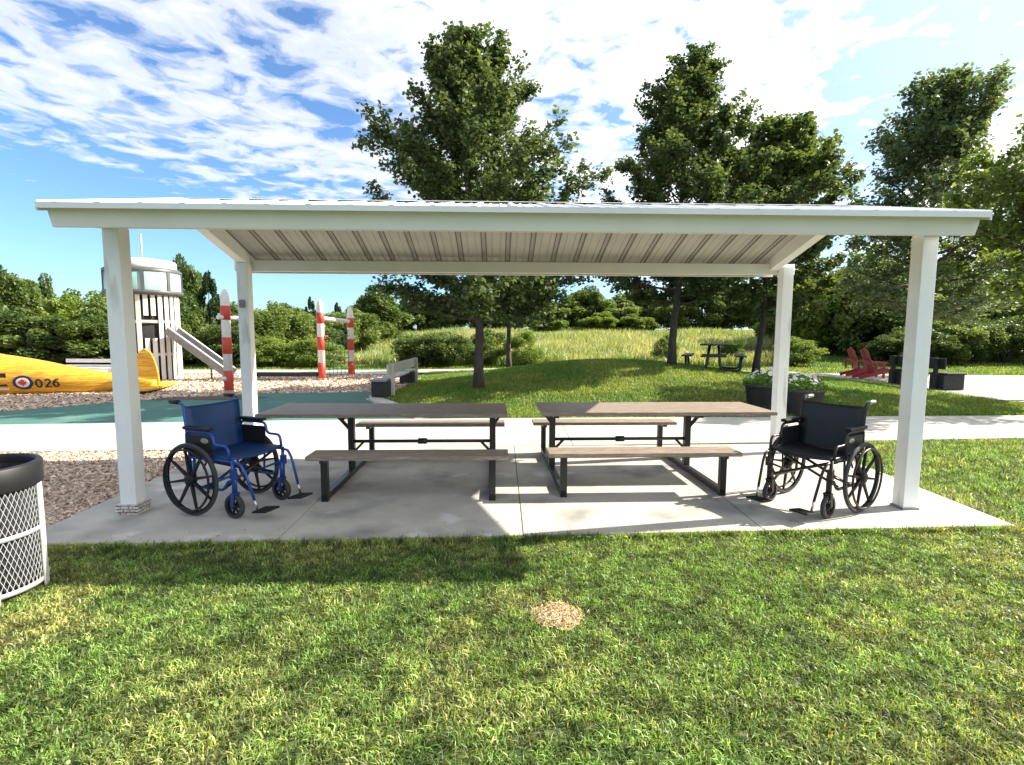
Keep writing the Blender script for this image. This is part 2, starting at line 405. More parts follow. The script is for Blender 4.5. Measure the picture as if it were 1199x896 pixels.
def lawncol(X, Y, g):
    n = len(X)
    d = .55*vnoise(X, Y, 1.1, 3)+.45*vnoise(X, Y, 3.3, 4)                 # dry / lush patches in the turf
    d = np.clip((d-.44)*2.4+.26*(1-sstep(-1.5, 1.8, X)), 0, 1)
    lush = np.array([.150, .250, .055]); dry = np.array([.38, .37, .13]); straw = np.array([.50, .45, .24])
    k = np.clip(d*.75+g.normal(0, .22, n), 0, 1)[:, None]
    c = lush*(1-k)+dry*k
    s = (g.random(n) < .02+.06*d)[:, None]
    c = np.where(s, straw, c)
    return c*(g.uniform(.35, 1.55, (n, 1))*(.34+1.45*vnoise(X, Y, 15, 41))[:, None])
BX, BY = .27, 2.86     # bare patch
def patchmask(X, Y): return ((X-BX)/.125)**2+((Y-BY)/.115)**2+.9*(vnoise(X, Y, 14, 9)-.5)
def front_pts(n, x0, x1, y0, y1, seed, p=1.0):
    g = np.random.default_rng(seed); X = g.uniform(x0, x1, n); Y = y0+(y1-y0)*g.random(n)**p; return X, Y, g
X, Y, g = front_pts(640000, -7.5, 7.5, 1.25, 4.3, 11, 1.15)
k = (Y < np.where(X < -3.82, 3.86, slab_front(X)-.005)+g.normal(0, .03, len(X))) & (np.abs(X) < Y*1.12+.6)
pm = patchmask(X, Y); k &= g.random(len(X)) < np.clip((pm-.55)/1.5, .04, 1)
k &= g.random(len(X)) < .30+1.0*vnoise(X, Y, 15, 21)
X, Y = X[k], Y[k]
o = blades('turf_grass', X, Y, .031, .0058, lawncol, 1.5, seed=2)
tag(o, label='short sunlit mown grass in front of the shelter, patchy green and straw', cat='grass')
g = np.random.default_rng(91); X = g.uniform(-3.9, 4.4, 9000); Y = slab_front(X)-.012-np.abs(g.normal(0, .025, len(X)))
k = g.random(len(X)) < .15+1.1*vnoise(X, Y*0, 5, 33); X, Y = X[k], Y[k]
o = blades('edge_grass', X, Y, .062, .0058, lawncol, 1.2, seed=92)
tag(o, label='longer untrimmed grass fringe along the front edge of the slab', cat='grass')
X, Y, g = front_pts(90000, 4.28, 13, 3.9, 9.0, 12)
k = (Y < pn(X)-.01) & (X > 4.30+(Y-4.25)*.036+g.normal(0, .015, len(X))) & (X < Y*1.12+.6)
o = blades('turf_grass', X[k], Y[k], .055, .008, lawncol, 1.0, seed=3)
tag(o, label='bright lawn strip between the right end of the slab and the walkway', cat='grass')
def moundcol(X, Y, g):
    n = len(X); d = vnoise(X, Y, .7, 5)*.6+vnoise(X, Y, 2.3, 6)*.4
    k = np.clip((d-.35)*1.6+g.normal(0, .2, n), 0, 1)[:, None]
    c = np.array([.14, .25, .040])*(1-k)+np.array([.34, .37, .09])*k
    return c*g.uniform(.5, 1.4, (n, 1))
X, Y, g = front_pts(300000, -3.4, 20, 9.8, 21.5, 13, 1.25)
k = (Y > pf(X)+.02) & ~inpoly(X, Y, PLAZA) & (np.abs(X) < Y*1.12) & ~inpoly(X, Y, PLAY) & ~inpoly(X, Y, FARPATH)
o = blades('mound_grass', X[k], Y[k], .075, .013, moundcol, .9, seed=4)
tag(o, label='mown grass over the low mound behind the picnic tables', cat='grass')
X, Y, g = front_pts(110000, -28, 34, 20.6, 33, 14, 1.3)
k = ~inpoly(X, Y, PLAZA) & (np.abs(X) < Y*1.12) & ~inpoly(X, Y, PLAY) & ~inpoly(X, Y, FARPATH) & ((Y < 26) | (X > 14))
o = blades('verge_grass', X[k], Y[k], .11, .03, moundcol, .9, seed=5)
tag(o, label='grass verge beyond the far path', cat='grass')
def meadcol(X, Y, g):
    n = len(X); d = vnoise(X, Y, .35, 7)*.6+vnoise(X, Y, 1.1, 8)*.4
    k = np.clip((d-.28)*2.0+g.normal(0, .2, n)+.3*sstep(2, 6, X), 0, 1)[:, None]
    c = np.array([.16, .25, .06])*(1-k)+np.array([.40, .40, .19])*k
    s = (g.random(n) < .03)[:, None]
    return np.where(s, np.array([.7, .68, .55]), c)*g.uniform(.65, 1.3, (n, 1))
X, Y, g = front_pts(95000, -22, 26, 25, 47, 15, 1.5)
k = (np.abs(X) < Y*1.1) & (Y > 25.2+1.2*vnoise(X, Y, .5, 2)) & ~((X > 14) & (Y < 34))
o = blades('meadow_grass', X[k], Y[k], .62*(.55+.9*vnoise(X[k], Y[k], .45, 51)), .04, meadcol, .6, seed=6)
tag(o, label='tall yellow meadow grass rising behind the mound', cat='meadow')
# clover leaves that catch the light in the turf
def discs(name, X, Y, Z, r, c, seed, m='grass', tilt=.5):
    g = np.random.default_rng(seed); n = len(X); r = r*g.uniform(.6, 1.3, n)
    nrm = np.stack([g.normal(0, tilt, n), g.normal(0, tilt, n), np.ones(n)], -1); nrm /= np.linalg.norm(nrm, axis=1, keepdims=True)
    a = g.normal(0, 1, (n, 3)); u = np.cross(nrm, a); u /= np.linalg.norm(u, axis=1, keepdims=True); v = np.cross(nrm, u)
    C = np.stack([X, Y, Z], -1); P = np.zeros((n, 6, 3))
    for i in range(6):
        t = i*np.pi/3; P[:, i] = C+(u*np.cos(t)+v*np.sin(t))*r[:, None]
    cc = np.repeat((c*g.uniform(.7, 1.3, (n, 1)))[:, None], 6, 1)
    o = npmesh(name, P.reshape(-1, 3), np.arange(n*6), 6, M[m], cc.reshape(-1, 3)); return o
X, Y, g = front_pts(26000, -3, 9, 1.6, 8, 16, 1.2)
k = (((Y < slab_front(X)-.02)) | ((X > 4.5) & (Y < pn(X)))) & (vnoise(X, Y, 1.6, 12)+.25*sstep(-1, 3, X) > .58) & (patchmask(X, Y) > 1)
X, Y = X[k], Y[k]
o = discs('clover_leaves', X, Y, terrain(X, Y)+.022+g.uniform(0, .016, len(X)), .0075, np.array([.11, .20, .045]), 3)
tag(o, kind='stuff', label='small clover leaves scattered through the right half of the lawn', cat='clover')
# bare patch
bp = []
for i in range(26):
    a = 2*math.pi*i/26; bp.append((BX+.15*math.cos(a)*(1+.12*math.sin(3*a)), BY+.14*math.sin(a)*(1+.1*math.cos(5*a))))
sheet('bare_patch', bp, M['dry'], .006, 2)
def shreds(name, X, Y, Z, L, wd, cs, seed, lay=.35):
    g = np.random.default_rng(seed); n = len(X); a = g.uniform(0, 2*np.pi, n); L = L*g.uniform(.5, 1.5, n); wd = wd*g.uniform(.6, 1.4, n)
    ln = np.stack([np.cos(a), np.sin(a), g.normal(0, lay, n)], -1)*L[:, None]/2
    sd = np.stack([-np.sin(a), np.cos(a), g.normal(0, lay, n)], -1)*wd[:, None]/2
    C = np.stack([X, Y, Z], -1)
    up = np.array([0, 0, 1])*(wd*.25)[:, None]
    P = np.stack([C-ln-sd, C+ln-sd, C+ln+sd, C-ln+sd, C-ln-sd+up, C+ln-sd+up, C+ln+sd+up, C-ln+sd+up], 1)
    i = np.arange(n)[:, None]*8
    q = np.concatenate([i+4, i+5, i+6, i+7, i, i+1, i+5, i+4, i+1, i+2, i+6, i+5, i+2, i+3, i+7, i+6, i+3, i, i+4, i+7], 1).reshape(-1)
    c = cs[g.integers(0, len(cs), n)]*g.uniform(.7, 1.3, (n, 1))
    o = npmesh(name, P.reshape(-1, 3), q, 4, M['chipbit'], np.repeat(c[:, None], 8, 1).reshape(-1, 3)); tag(o, kind='stuff'); return o
M['chipbit'] = leafmat('chip_pieces', 0.0, .9, .1)
chipc = np.array([[.70, .55, .42], [.62, .46, .34], [.78, .65, .52], [.34, .23, .16], [.52, .37, .27]])
X, Y, g = front_pts(26000, -10, -3.75, 3.8, 7.0, 17)
k = inpoly(X, Y, CHIPS_NEAR) & (X > -Y*1.1-.4); X, Y = X[k], Y[k]
tag(shreds('wood_chips', X, Y, terrain(X, Y)+.014, .045, .017, chipc, 5), label='reddish wood chips beside the left end of the slab', cat='wood chips')
X, Y, g = front_pts(42000, -18, -3, 9, 20.7, 18, 1.2)
k = inpoly(X, Y, PLAY) & ~inpoly(X, Y, RUB) & (X > -Y*1.08); X, Y = X[k], Y[k]
tag(shreds('wood_chips', X, Y, terrain(X, Y)+.018, .09, .035, chipc, 6), label='pale wood chips covering the playground beyond the green rubber', cat='wood chips')
X, Y, g = front_pts(1900, BX-.2, BX+.2, BY-.2, BY+.2, 19); k = patchmask(X, Y)+g.normal(0, .35, len(X)) < 1.2
tag(shreds('dry_straw', X[k], Y[k], terrain(X[k], Y[k])+.016, .03, .003, np.array([[.62, .46, .27], [.5, .34, .18], [.7, .56, .36], [.3, .2, .11]]), 7), label='dry straw lying in the bare patch of the lawn', cat='straw')

X, Y, g = front_pts(900, -3.9, 4.4, 3.75, 7.1, 77, 2.2)
k = (Y > slab_front(X)+.01) & (g.random(len(X)) < np.where(Y < slab_front(X)+.22, 1, .16)); X, Y = X[k], Y[k]
tag(shreds('grass_clippings', X, Y, 0*X+.003, .016, .0035, np.array([[.30, .22, .12], [.16, .12, .07], [.20, .24, .08], [.1, .08, .06]]), 78, .05), label='clippings and crumbs strewn over the slab, mostly along its front edge', cat='debris')

# ------------------------------------------------------------------ picnic shelter
YAW = .0269
sh = empty('picnic_shelter', (-3.471, 4.448, 0), YAW, 'white open picnic shelter with ribbed metal roof over both tables', 'shelter')
W, D, PW = 7.235, 2.239, .137
RZ, RB, SL = 3.005, (2.239+.137)/2, .262; RE = 7.105   # RE: right end of the roof
SLB = .32
def roofz(b): return RZ-(SL if b < RB else SLB)*abs(b-RB)
EA = {-1: 1.79, 1: 1.47}   # ridge to eave, horizontally: front, back
for i, (a, b) in enumerate(((0, 0), (W-PW, 0), (0, D), (W-PW, D))):
    p = MB().box(a, a+PW, b, b+PW, 0 if i else .07, 2.50).build('post', M['white'], sh, .004)
    if i == 0:
        s = MB(); g = random.Random(4)
        for lay in range(3):
            z0 = .0+lay*.027; 
            for side in range(4):
                u = -.03; 
                while u < PW+.02:
                    l = g.uniform(.035, .075); u2 = min(u+l, PW+.03); dd = g.uniform(.022, .032)
                    if side == 0: s.box(a+u, a+u2-.009, b-dd, b+.001, z0, z0+.019)
                    if side == 1: s.box(a+PW-.001, a+PW+dd, b+u, b+u2-.009, z0, z0+.019)
                    if side == 2: s.box(a+u, a+u2-.009, b+PW-.001, b+PW+dd, z0, z0+.019)
                    if side == 3: s.box(a-dd, a+.001, b+u, b+u2-.009, z0, z0+.019)
                    u = u2
        s.box(a-.022, a+PW+.022, b-.022, b+PW+.022, .079, .089)
        tag(s.build('stone_base', M['stone'], p, .003), label='low stacked stone collar round the front left post')
    else:
        MB().box(a-.012, a+PW+.012, b-.012, b+PW+.012, 0, .02).build('base_plate', M['greybox'], p, .003)
    if i == 2:
        MB().box(a+.03, a+.095, b-.03, b-.001, 1.93, 2.03).build('junction_box', M['greybox'], p, .004)
# bolted beams outside the posts
MB().box(-.09, W+.09, D+PW+.002, D+PW+.045, 2.41, 2.552).build('back_beam', M['white2'], sh, .004)
MB().box(-.02, W+.02, -.045, -.002, 2.478, 2.61).build('front_beam', M['white2'], sh, .004)
# gable rafters: two per end
for a in (.008, RE-.008-.12):
    for sgn in (-1, 1):
        b0, b1 = RB, RB+sgn*(EA[sgn]-.16)
        m = MB(); zt = lambda b: roofz(b)-.004
        c = [(a, b0, zt(b0)-.205), (a+.12, b0, zt(b0)-.205), (a+.12, b1, zt(b1)-.15), (a, b1, zt(b1)-.15),
             (a, b0, zt(b0)), (a+.12, b0, zt(b0)), (a+.12, b1, zt(b1)), (a, b1, zt(b1))]
        bm_ = RB+sgn*(D/2+.07)
        m.hexa(c).build('rafter', M['white2'], sh, .003)
for sgn in (-1, 1):
    t0 = RB+sgn*(EA[sgn]-.065); t1 = RB+sgn*(EA[sgn]-.115)
    th = .03*sgn
    m = MB(); z0 = roofz(t0)-.006; z1 = z0-.152
    xa, xb = .0, RE
    c = [(xa, t1, z1), (xb, t1, z1), (xb, t1-th, z1), (xa, t1-th, z1), (xa, t0, z0), (xb, t0, z0), (xb, t0-th, z0), (xa, t0-th, z0)]
    m.hexa(c).build('fascia', M['white2'], sh, .003)
for sgn in (-1, 1):      # folded eave trim
    t0 = RB+sgn*(EA[sgn]+.002); MB().hexa([(-.004, min(t0, t0+sgn*.012), roofz(t0)-.03), (RE+.004, min(t0, t0+sgn*.012), roofz(t0)-.03), (RE+.004, max(t0, t0+sgn*.012), roofz(t0)-.03), (-.004, max(t0, t0+sgn*.012), roofz(t0)-.03),
        (-.004, min(t0, t0+sgn*.012), roofz(t0)+.012), (RE+.004, min(t0, t0+sgn*.012), roofz(t0)+.012), (RE+.004, max(t0, t0+sgn*.012), roofz(t0)+.012), (-.004, max(t0, t0+sgn*.012), roofz(t0)+.012)]).build('eave_trim', M['roof'], sh)
# ribbed sheets
def rib_profile(x0, x1):
    out = []; x = x0; P = .3048
    k0 = math.floor(x0/P)
    pts = []
    k = k0
    while k*P < x1+P:
        c = k*P+.12
        pts += [(c-.030, 0), (c-.019, .017), (c+.019, .017), (c+.030, 0)]
        for q in (.10, .205): pts += [(c+q-.014, 0), (c+q-.008, .008), (c+q+.008, .008), (c+q+.014, 0)]
        k += 1
    pts = [p for p in pts if x0 < p[0] < x1]
    return [(x0, 0)]+pts+[(x1, 0)]
prof = rib_profile(.0, RE)
for sgn in (-1, 1):
    m = MB(); vs = []; n = len(prof)
    st = [0, .5, 1]
    for t in st:
        b = RB+sgn*EA[sgn]*t
        for (x, h) in prof: vs.append((x, b, roofz(b)+h))
    fs = [(i*n+j, i*n+j+1, (i+1)*n+j+1, (i+1)*n+j) for i in range(len(st)-1) for j in range(n-1)]
    m.add(vs, fs); o = m.build('roof_panel', M['roof'], sh)
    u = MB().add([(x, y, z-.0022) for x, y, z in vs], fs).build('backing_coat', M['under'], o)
    s = o.modifiers.new('Solidify', 'SOLIDIFY'); s.thickness = .003; s.offset = 1
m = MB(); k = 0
while k*.3048+.16 < RE-.1:      # dark strips painting in the unlit sides of every rib, under the sheet
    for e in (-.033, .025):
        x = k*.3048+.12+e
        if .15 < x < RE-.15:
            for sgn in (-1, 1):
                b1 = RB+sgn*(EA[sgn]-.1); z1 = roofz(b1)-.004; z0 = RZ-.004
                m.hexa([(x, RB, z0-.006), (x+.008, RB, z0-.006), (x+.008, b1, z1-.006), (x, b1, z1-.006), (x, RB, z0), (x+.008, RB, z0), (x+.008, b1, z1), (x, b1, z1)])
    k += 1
m.build('rib_shade_strips', M['rib_shade'], sh)
m = MB()
for sgn in (-1, 1):
    m.hexa([(0, RB, RZ+.024), (RE, RB, RZ+.024), (RE, RB+sgn*.14, RZ+.024-(SL if sgn < 0 else SLB)*.14), (0, RB+sgn*.14, RZ+.024-(SL if sgn < 0 else SLB)*.14),
            (0, RB, RZ+.028), (RE, RB, RZ+.028), (RE, RB+sgn*.14, RZ+.028-(SL if sgn < 0 else SLB)*.14), (0, RB+sgn*.14, RZ+.028-(SL if sgn < 0 else SLB)*.14)])
m.build('ridge_cap', M['roof'], sh)
for x in (0.0, RE):   # gable edge trim
    for sgn in (-1, 1):
        b1 = RB+sgn*EA[sgn]
        MB().hexa([(x-.016, RB, RZ-.06), (x-.003, RB, RZ-.06), (x-.003, b1, roofz(b1)-.05), (x-.016, b1, roofz(b1)-.05),
                   (x-.016, RB, RZ+.03), (x-.003, RB, RZ+.03), (x-.003, b1, roofz(b1)+.026), (x-.016, b1, roofz(b1)+.026)] if x == 0 else
                  [(x+.003, RB, RZ-.06), (x+.016, RB, RZ-.06), (x+.016, b1, roofz(b1)-.05), (x+.003, b1, roofz(b1)-.05),
                   (x+.003, RB, RZ+.03), (x+.016, RB, RZ+.03), (x+.016, b1, roofz(b1)+.026), (x+.003, b1, roofz(b1)+.026)]).build('gable_trim', M['white2'], sh)

# ------------------------------------------------------------------ picnic tables
def picnic_table(loc, rz, flip, label):
    t = empty('picnic_table', loc, rz, label, 'picnic table', 'picnic tables under the shelter')
    s = -1 if flip else 1          # overhang for a wheelchair on the -x side (+x when flipped)
    # benches run x in [-.95,.95]; top overhangs outward
    x0, x1 = (-1.68, .96) if s > 0 else (-.96, 1.64)
    m = MB(); n = 6; wv = .86/n
    for i in range(n): m.box(x0, x1, -.43+i*wv+.002, -.43+(i+1)*wv-.002, .722, .762)
    m.build('tabletop', M['wood'], t, .004)
    for sy in (-1, 1):
        m = MB()
        for i in range(2): m.box(-.955, .955, sy*.885-.15+i*.15+.002, sy*.885+i*.15-.002, .412, .452)
        m.build('bench_seat', M['wood'], t, .004)
    for x in (-.80, .80):
        f = MB()
        f.box(x-.03, x+.03, -.98, .98, .012, .072)                       # ground rail
        f.build('ground_rail', M['black'], t, .004)
        for sy in (-1, 1):
            MB().box(x-.032, x+.032, sy*.95-.03, sy*.95+.03, 0, .412).build('leg', M['black'], t, .004)
            MB().box(x-.025, x+.025, sy*.885-.14, sy*.885+.14, .385, .412).build('seat_bracket', M['black'], t)
        MB().box(x-.035, x+.035, -.035, .035, .072, .70).build('upright', M['black'], t, .004)
        MB().box(x-.03, x+.03, -.38, .38, .692, .722).build('top_bracket', M['black'], t)
        d = -1 if x < 0 else 1
        b = MB().bar((x, 0, .50), (x+d*.17, 0, .70), .045, .03) if d == -s else MB().bar((x, 0, .56), (x+d*.10, 0, .70), .04, .03)
        b.build('brace', M['black'], t, .003)
        MB().bar((x-d*.03, 0, .27), (x-d*.13, 0, .375), .035, .025).build('brace', M['black'], t)
    m = MB().tube([(-.8, 0, .385), (.8, 0, .385)], .019, 10)
    m.tube([(-.05, 0, .385), (.05, 0, .385)], .034, 10); m.build('stretcher', M['black'], t)
    return t
picnic_table((-1.02, 5.80, 0), .035, False, 'left picnic table of dark boards, wholly in shade beside the blue wheelchair')
picnic_table((1.27, 5.97, 0), .045, True, 'right picnic table with sunlit brown top beside the black wheelchair')

# ------------------------------------------------------------------ wheelchairs
def bez(p, n=8):
    """smooth polyline through points (catmull rom)"""
    p = [Vector(q) for q in p]; out = []
    for i in range(len(p)-1):
        a = p[max(i-1, 0)]; b = p[i]; c = p[i+1]; d = p[min(i+2, len(p)-1)]
        for j in range(n):
            t = j/n; out.append(.5*((2*b)+(c-a)*t+(2*a-5*b+4*c-d)*t*t+(3*b-a-3*c+d)*t**3))
    out.append(p[-1]); return out
def fillet(p, r=.04, n=5):
    p = [Vector(q) for q in p]; out = [p[0]]
    for i in range(1, len(p)-1):
        a = (p[i-1]-p[i]); b = (p[i+1]-p[i]); rr = min(r, a.length*.49, b.length*.49)
        A = p[i]+a.normalized()*rr; B = p[i]+b.normalized()*rr
        for j in range(n+1):
            t = j/n; out.append((1-t)**2*A+2*t*(1-t)*p[i]+t*t*B)
    out.append(p[-1]); return out
def wheelchair(loc, rz, fab, frm, hardware, label, hw=.27, handle='blackplastic'):
    t = empty('wheelchair', loc, rz, label, 'wheelchair', 'wheelchairs parked beside the tables')
    F = M[frm]; ty = hw+.055
    # seat and sling back
    n = 12; v = []
    for i in range(n+1):
        x = -.06+.46*i/n
        for j in range(9):
            y = -hw+2*hw*j/8; v.append((x, y, .505-.022*math.cos((j/8-.5)*math.pi)+.004*(i == n)))
    f = [(i*9+j, i*9+j+1, (i+1)*9+j+1, (i+1)*9+j) for i in range(n) for j in range(8)]
    o = MB().add(v, f, True).build('seat', M[fab], t); q = o.modifiers.new('Solidify', 'SOLIDIFY'); q.thickness = .022
    v = []
    def backx(z): return -.07-.10*(z-.5)
    for i in range(n+1):
        z = .465+.435*i/n
        for j in range(9):
            s = math.cos((j/8-.5)*math.pi); y = -hw+2*hw*j/8; v.append((backx(z)-.035*s, y, z-.012*s*(i == n)))
    o = MB().add(v, f, True).build('backrest', M[fab], t); q = o.modifiers.new('Solidify', 'SOLIDIFY'); q.thickness = .016
    for s in (-1, 1):
        y = s*hw
        fr = MB()
        fr.tube(fillet([(backx(.30), y, .22), (backx(.5), y, .5), (backx(.93), y, .925), (backx(.93)-.13, y, .935)], .05), .0125)   # back cane
        fr.tube([(-.09, y, .475), (.42, y, .475)], .0125)             # seat rail
        fr.tube(fillet([(-.08, y, .23), (.30, y, .23), (.36, y, .31), (.40, y, .31)], .03), .0125)
        fr.tube([(.41, y, .20), (.41, y, .49)], .014)
        fr.tube([(.08, y, .24), (.40, y, .36)], .010)
        fr.tube([(-.02, y, .31), (-.02, y, .475)], .012)
        fr.tube([(.18, y, .24), (.20, y, .475)], .009)
        fr.build('side_frame', F, t)
        g = MB().tube([(backx(.93)-.045, y, .933), (backx(.93)-.15, y, .934)], .018, 12); g.build('push_handle', M[handle], t)
        # arm rest with step down at front
        a = MB().tube(fillet([(-.085, y*1.03, .52), (-.085, y*1.03, .70), (.21, y*1.03, .70), (.225, y*1.03, .60), (.375, y*1.03, .60), (.39, y*1.03, .49)], .045), .0115)
        ar = a.build('armrest', F, t)
        p = MB().box(-.10, .20, y*1.03-.028, y*1.03+.028, .712, .742); p.build('arm_pad', M['blackplastic'], ar, .011)
        MB().box(-.075, .205, y*1.03-.006, y*1.03+.006, .50, .665).build('side_panel', M['blackfab'] if fab != 'bluefab' else M['blackplastic'], ar, .004)
        e = MB(); e.lathe([(.001, 0), (.022, .001), (.03, .002)], 18, (.13, y*1.03+s*.006, .63), (0, s, 0)); 
        for i, vv in enumerate(e.v): e.v[i] = (.13+(vv[0]-.13)*1.5, vv[1], .63+(vv[2]-.63)*.75)
        e.build('badge', M['chrome'], ar)
        # drive wheel
        wy = s*ty; ax = (0, 1, 0)
        w_ = MB(); w_.lathe([(.266, -.011), (.284, -.013), (.284, .013), (.266, .011)], 48, (0, wy, .305), ax, caps=False)
        w_.lathe([(.014, -.035), (.042, -.03), (.042, .03), (.014, .035)], 20, (0, wy, .305), ax)
        for k in range(8):
            an = 2*math.pi*k/8+.2; d = Vector((math.cos(an), 0, math.sin(an)))
            c = Vector((0, wy, .305)); sd = Vector((-d.z, 0, d.x)); yy = Vector((0, 1, 0))
            r0, r1, a0, a1 = .035, .272, .014, .0065
            pts = []
            for th in (-.008, .008):
                pts += [c+d*r0-sd*a0+yy*th*1.3, c+d*r1-sd*a1+yy*th, c+d*r1+sd*a1+yy*th, c+d*r0+sd*a0+yy*th*1.3]
            w_.hexa(pts)
        wo_ = w_.build('drive_wheel', M['blackplastic'], t)
        MB().ring((0, wy, .305), ax, .290, .0155, 56, 10).build('tyre', M['tyre'], wo_)
        hr = MB().ring((0, wy+s*.045, .305), ax, .255, .0095, 48, 8)
        for k in range(6):
            an = 2*math.pi*k/6; d = Vector((math.cos(an), 0, math.sin(an)))
            hr.tube([Vector((0, wy+s*.045, .305))+d*.255, Vector((0, wy+s*.008, .305))+d*.272], .005, 6)
        hr.build('hand_rim', M[hardware], wo_)
        # caster
        cx_, cy_ = .395, s*(hw-.015)
        c_ = MB(); c_.lathe([(.062, -.010), (.074, -.013), (.074, .013), (.062, .010)], 28, (cx_, cy_, .1), ax, caps=False)
        c_.lathe([(.006, -.022), (.022, -.02), (.022, .02), (.006, .022)], 16, (cx_, cy_, .1), ax)
        for k in range(7):
            an = 2*math.pi*k/7; d = Vector((math.cos(an), 0, math.sin(an)))
            c_.bar(Vector((cx_, cy_, .1))+d*.018, Vector((cx_, cy_, .1))+d*.066, .014, .012, (0, 1, 0))
        co = c_.build('caster_wheel', M['blackplastic'], t)
        MB().lathe([(.072, -.016), (.088, -.019), (.100, -.012), (.100, .012), (.088, .019), (.072, .016)], 36, (cx_, cy_, .1), ax, caps=False).build('tyre', M['tyre'], co)
        fk = MB()
        for q in (-1, 1): fk.bar((cx_, cy_+q*.028, .1), (cx_+.012, cy_+q*.028, .205), .006, .03, (1, 0, 0))
        fk.box(cx_-.012, cx_+.032, cy_-.032, cy_+.032, .202, .214); fk.tube([(cx_+.012, cy_, .21), (cx_+.012, cy_, .36)], .019, 12)
        fk.build('fork', F if fab == 'bluefab' else M['bronze'], co)
        # swing-away leg rest
        lr = MB().tube(fillet([(.41, y*.98, .47), (.475, y*.98, .47), (.525, y*.95, .40), (.60, y*.9, .17)], .05), .0115)
        lr.box(.395, .435, y-.02, y+.02, .335, .415)
        lo_ = lr.build('leg_rest', F, t)
        MB().tube([(.592, y*.905, .195), (.625, y*.89, .09)], .0095).build('extension_tube', M['chrome'], lo_)
        pl = MB(); mm = Matrix.Translation((.665, y*.72, .085)) @ Matrix.Rotation(R(-8), 4, 'Y')
        pl.box(-.075, .075, -.075, .075, -.008, .008, mm)
        for q in range(5): pl.box(-.06+q*.026, -.05+q*.026, -.065, .065, .008, .013, mm)
        pl.build('footplate', M['blackplastic'], lo_, .004)
        MB().tube(bez([(.12, s*(hw+.03), .40), (.17, s*(hw+.035), .47), (.21, s*(hw+.03), .53)]), .008).build('brake_lever', M['black'], t)
    t.scale = (1.05, 1.05, 1.06)
    xb = MB()
    for s in (-1, 1):
        xb.tube([(.12+.02*s, -s*hw, .24), (.12+.02*s, s*hw, .465)], .0125)
        xb.tube([(.30+.02*s, -s*hw, .25), (.30+.02*s, s*hw, .465)], .0115)
    xb.build('cross_brace', F if fab != 'bluefab' else M['black'], t)
    return t
wheelchair((-2.705, 4.75, 0), R(-20), 'bluefab', 'bluemetal', 'blackplastic', 'blue wheelchair parked beside the left picnic table')
bc = wheelchair((2.995, 4.86, 0), R(180+32), 'blackfab', 'bronze', 'bronze', 'black wheelchair parked beside the right picnic table', handle='chrome')
for ch in bc.children:
    pass
arm = [c for c in bc.children if c.name.startswith('armrest')][0]
MB().box(.10, .165, -.284, -.286, .60, .68).build('paper_tag', M['whitepaint'], arm)

# ------------------------------------------------------------------ litter bin
tb = empty('litter_bin', (-3.31, 3.10, -.035), .75, 'white mesh litter bin with black rim at the left edge of the lawn', 'litter bin')
RB_, HB = .30, .83
ms = MB(); nth = 66; nz = 19
def bp_(th, z, r=RB_): return (r*math.cos(th), r*math.sin(th), z)
for j in range(nz):
    for i in range(nth):
        th = 2*math.pi*(i+.5*(j % 2))/nth; z0 = .05+(HB-.13)*j/nz; z1 = .05+(HB-.13)*(j+1)/nz; d = math.pi/nth
        ms.bar(bp_(th, z0), bp_(th+d, z1), .0024, .0042, (math.cos(th), math.sin(th), 0))
        ms.bar(bp_(th, z0), bp_(th-d, z1), .0024, .0042, (math.cos(th), math.sin(th), 0))
ms.build('mesh_body', M['mesh'], tb)
for z in (.06, .40):
    MB().lathe([(RB_+.003, z-.014), (RB_+.009, z-.014), (RB_+.009, z+.014), (RB_+.003, z+.014)], 48, caps=False).build('band', M['mesh'], tb)
for k in range(6):
    th = -.35+k*math.pi/3; mm = Matrix.Rotation(th, 4, 'Z')
    MB().box(RB_+.004, RB_+.014, -.028, .028, 0, HB-.05, mm).build('upright_strap', M['whitepaint'], tb, .002)
MB().lathe([(RB_-.035, .07), (RB_-.02, .4), (RB_-.015, HB-.06), (RB_-.022, HB-.06), (RB_-.03, .4), (RB_-.045, .09), (.01, .085)], 40, caps=False).build('liner', M['liner'], tb)
MB().lathe([(RB_+.012, HB-.15), (RB_+.018, HB-.14), (RB_+.02, HB-.01), (RB_+.012, HB), (RB_-.012, HB), (RB_-.016, HB-.02), (RB_-.012, HB-.12)], 48, caps=False).build('rim', M['blackplastic'], tb)

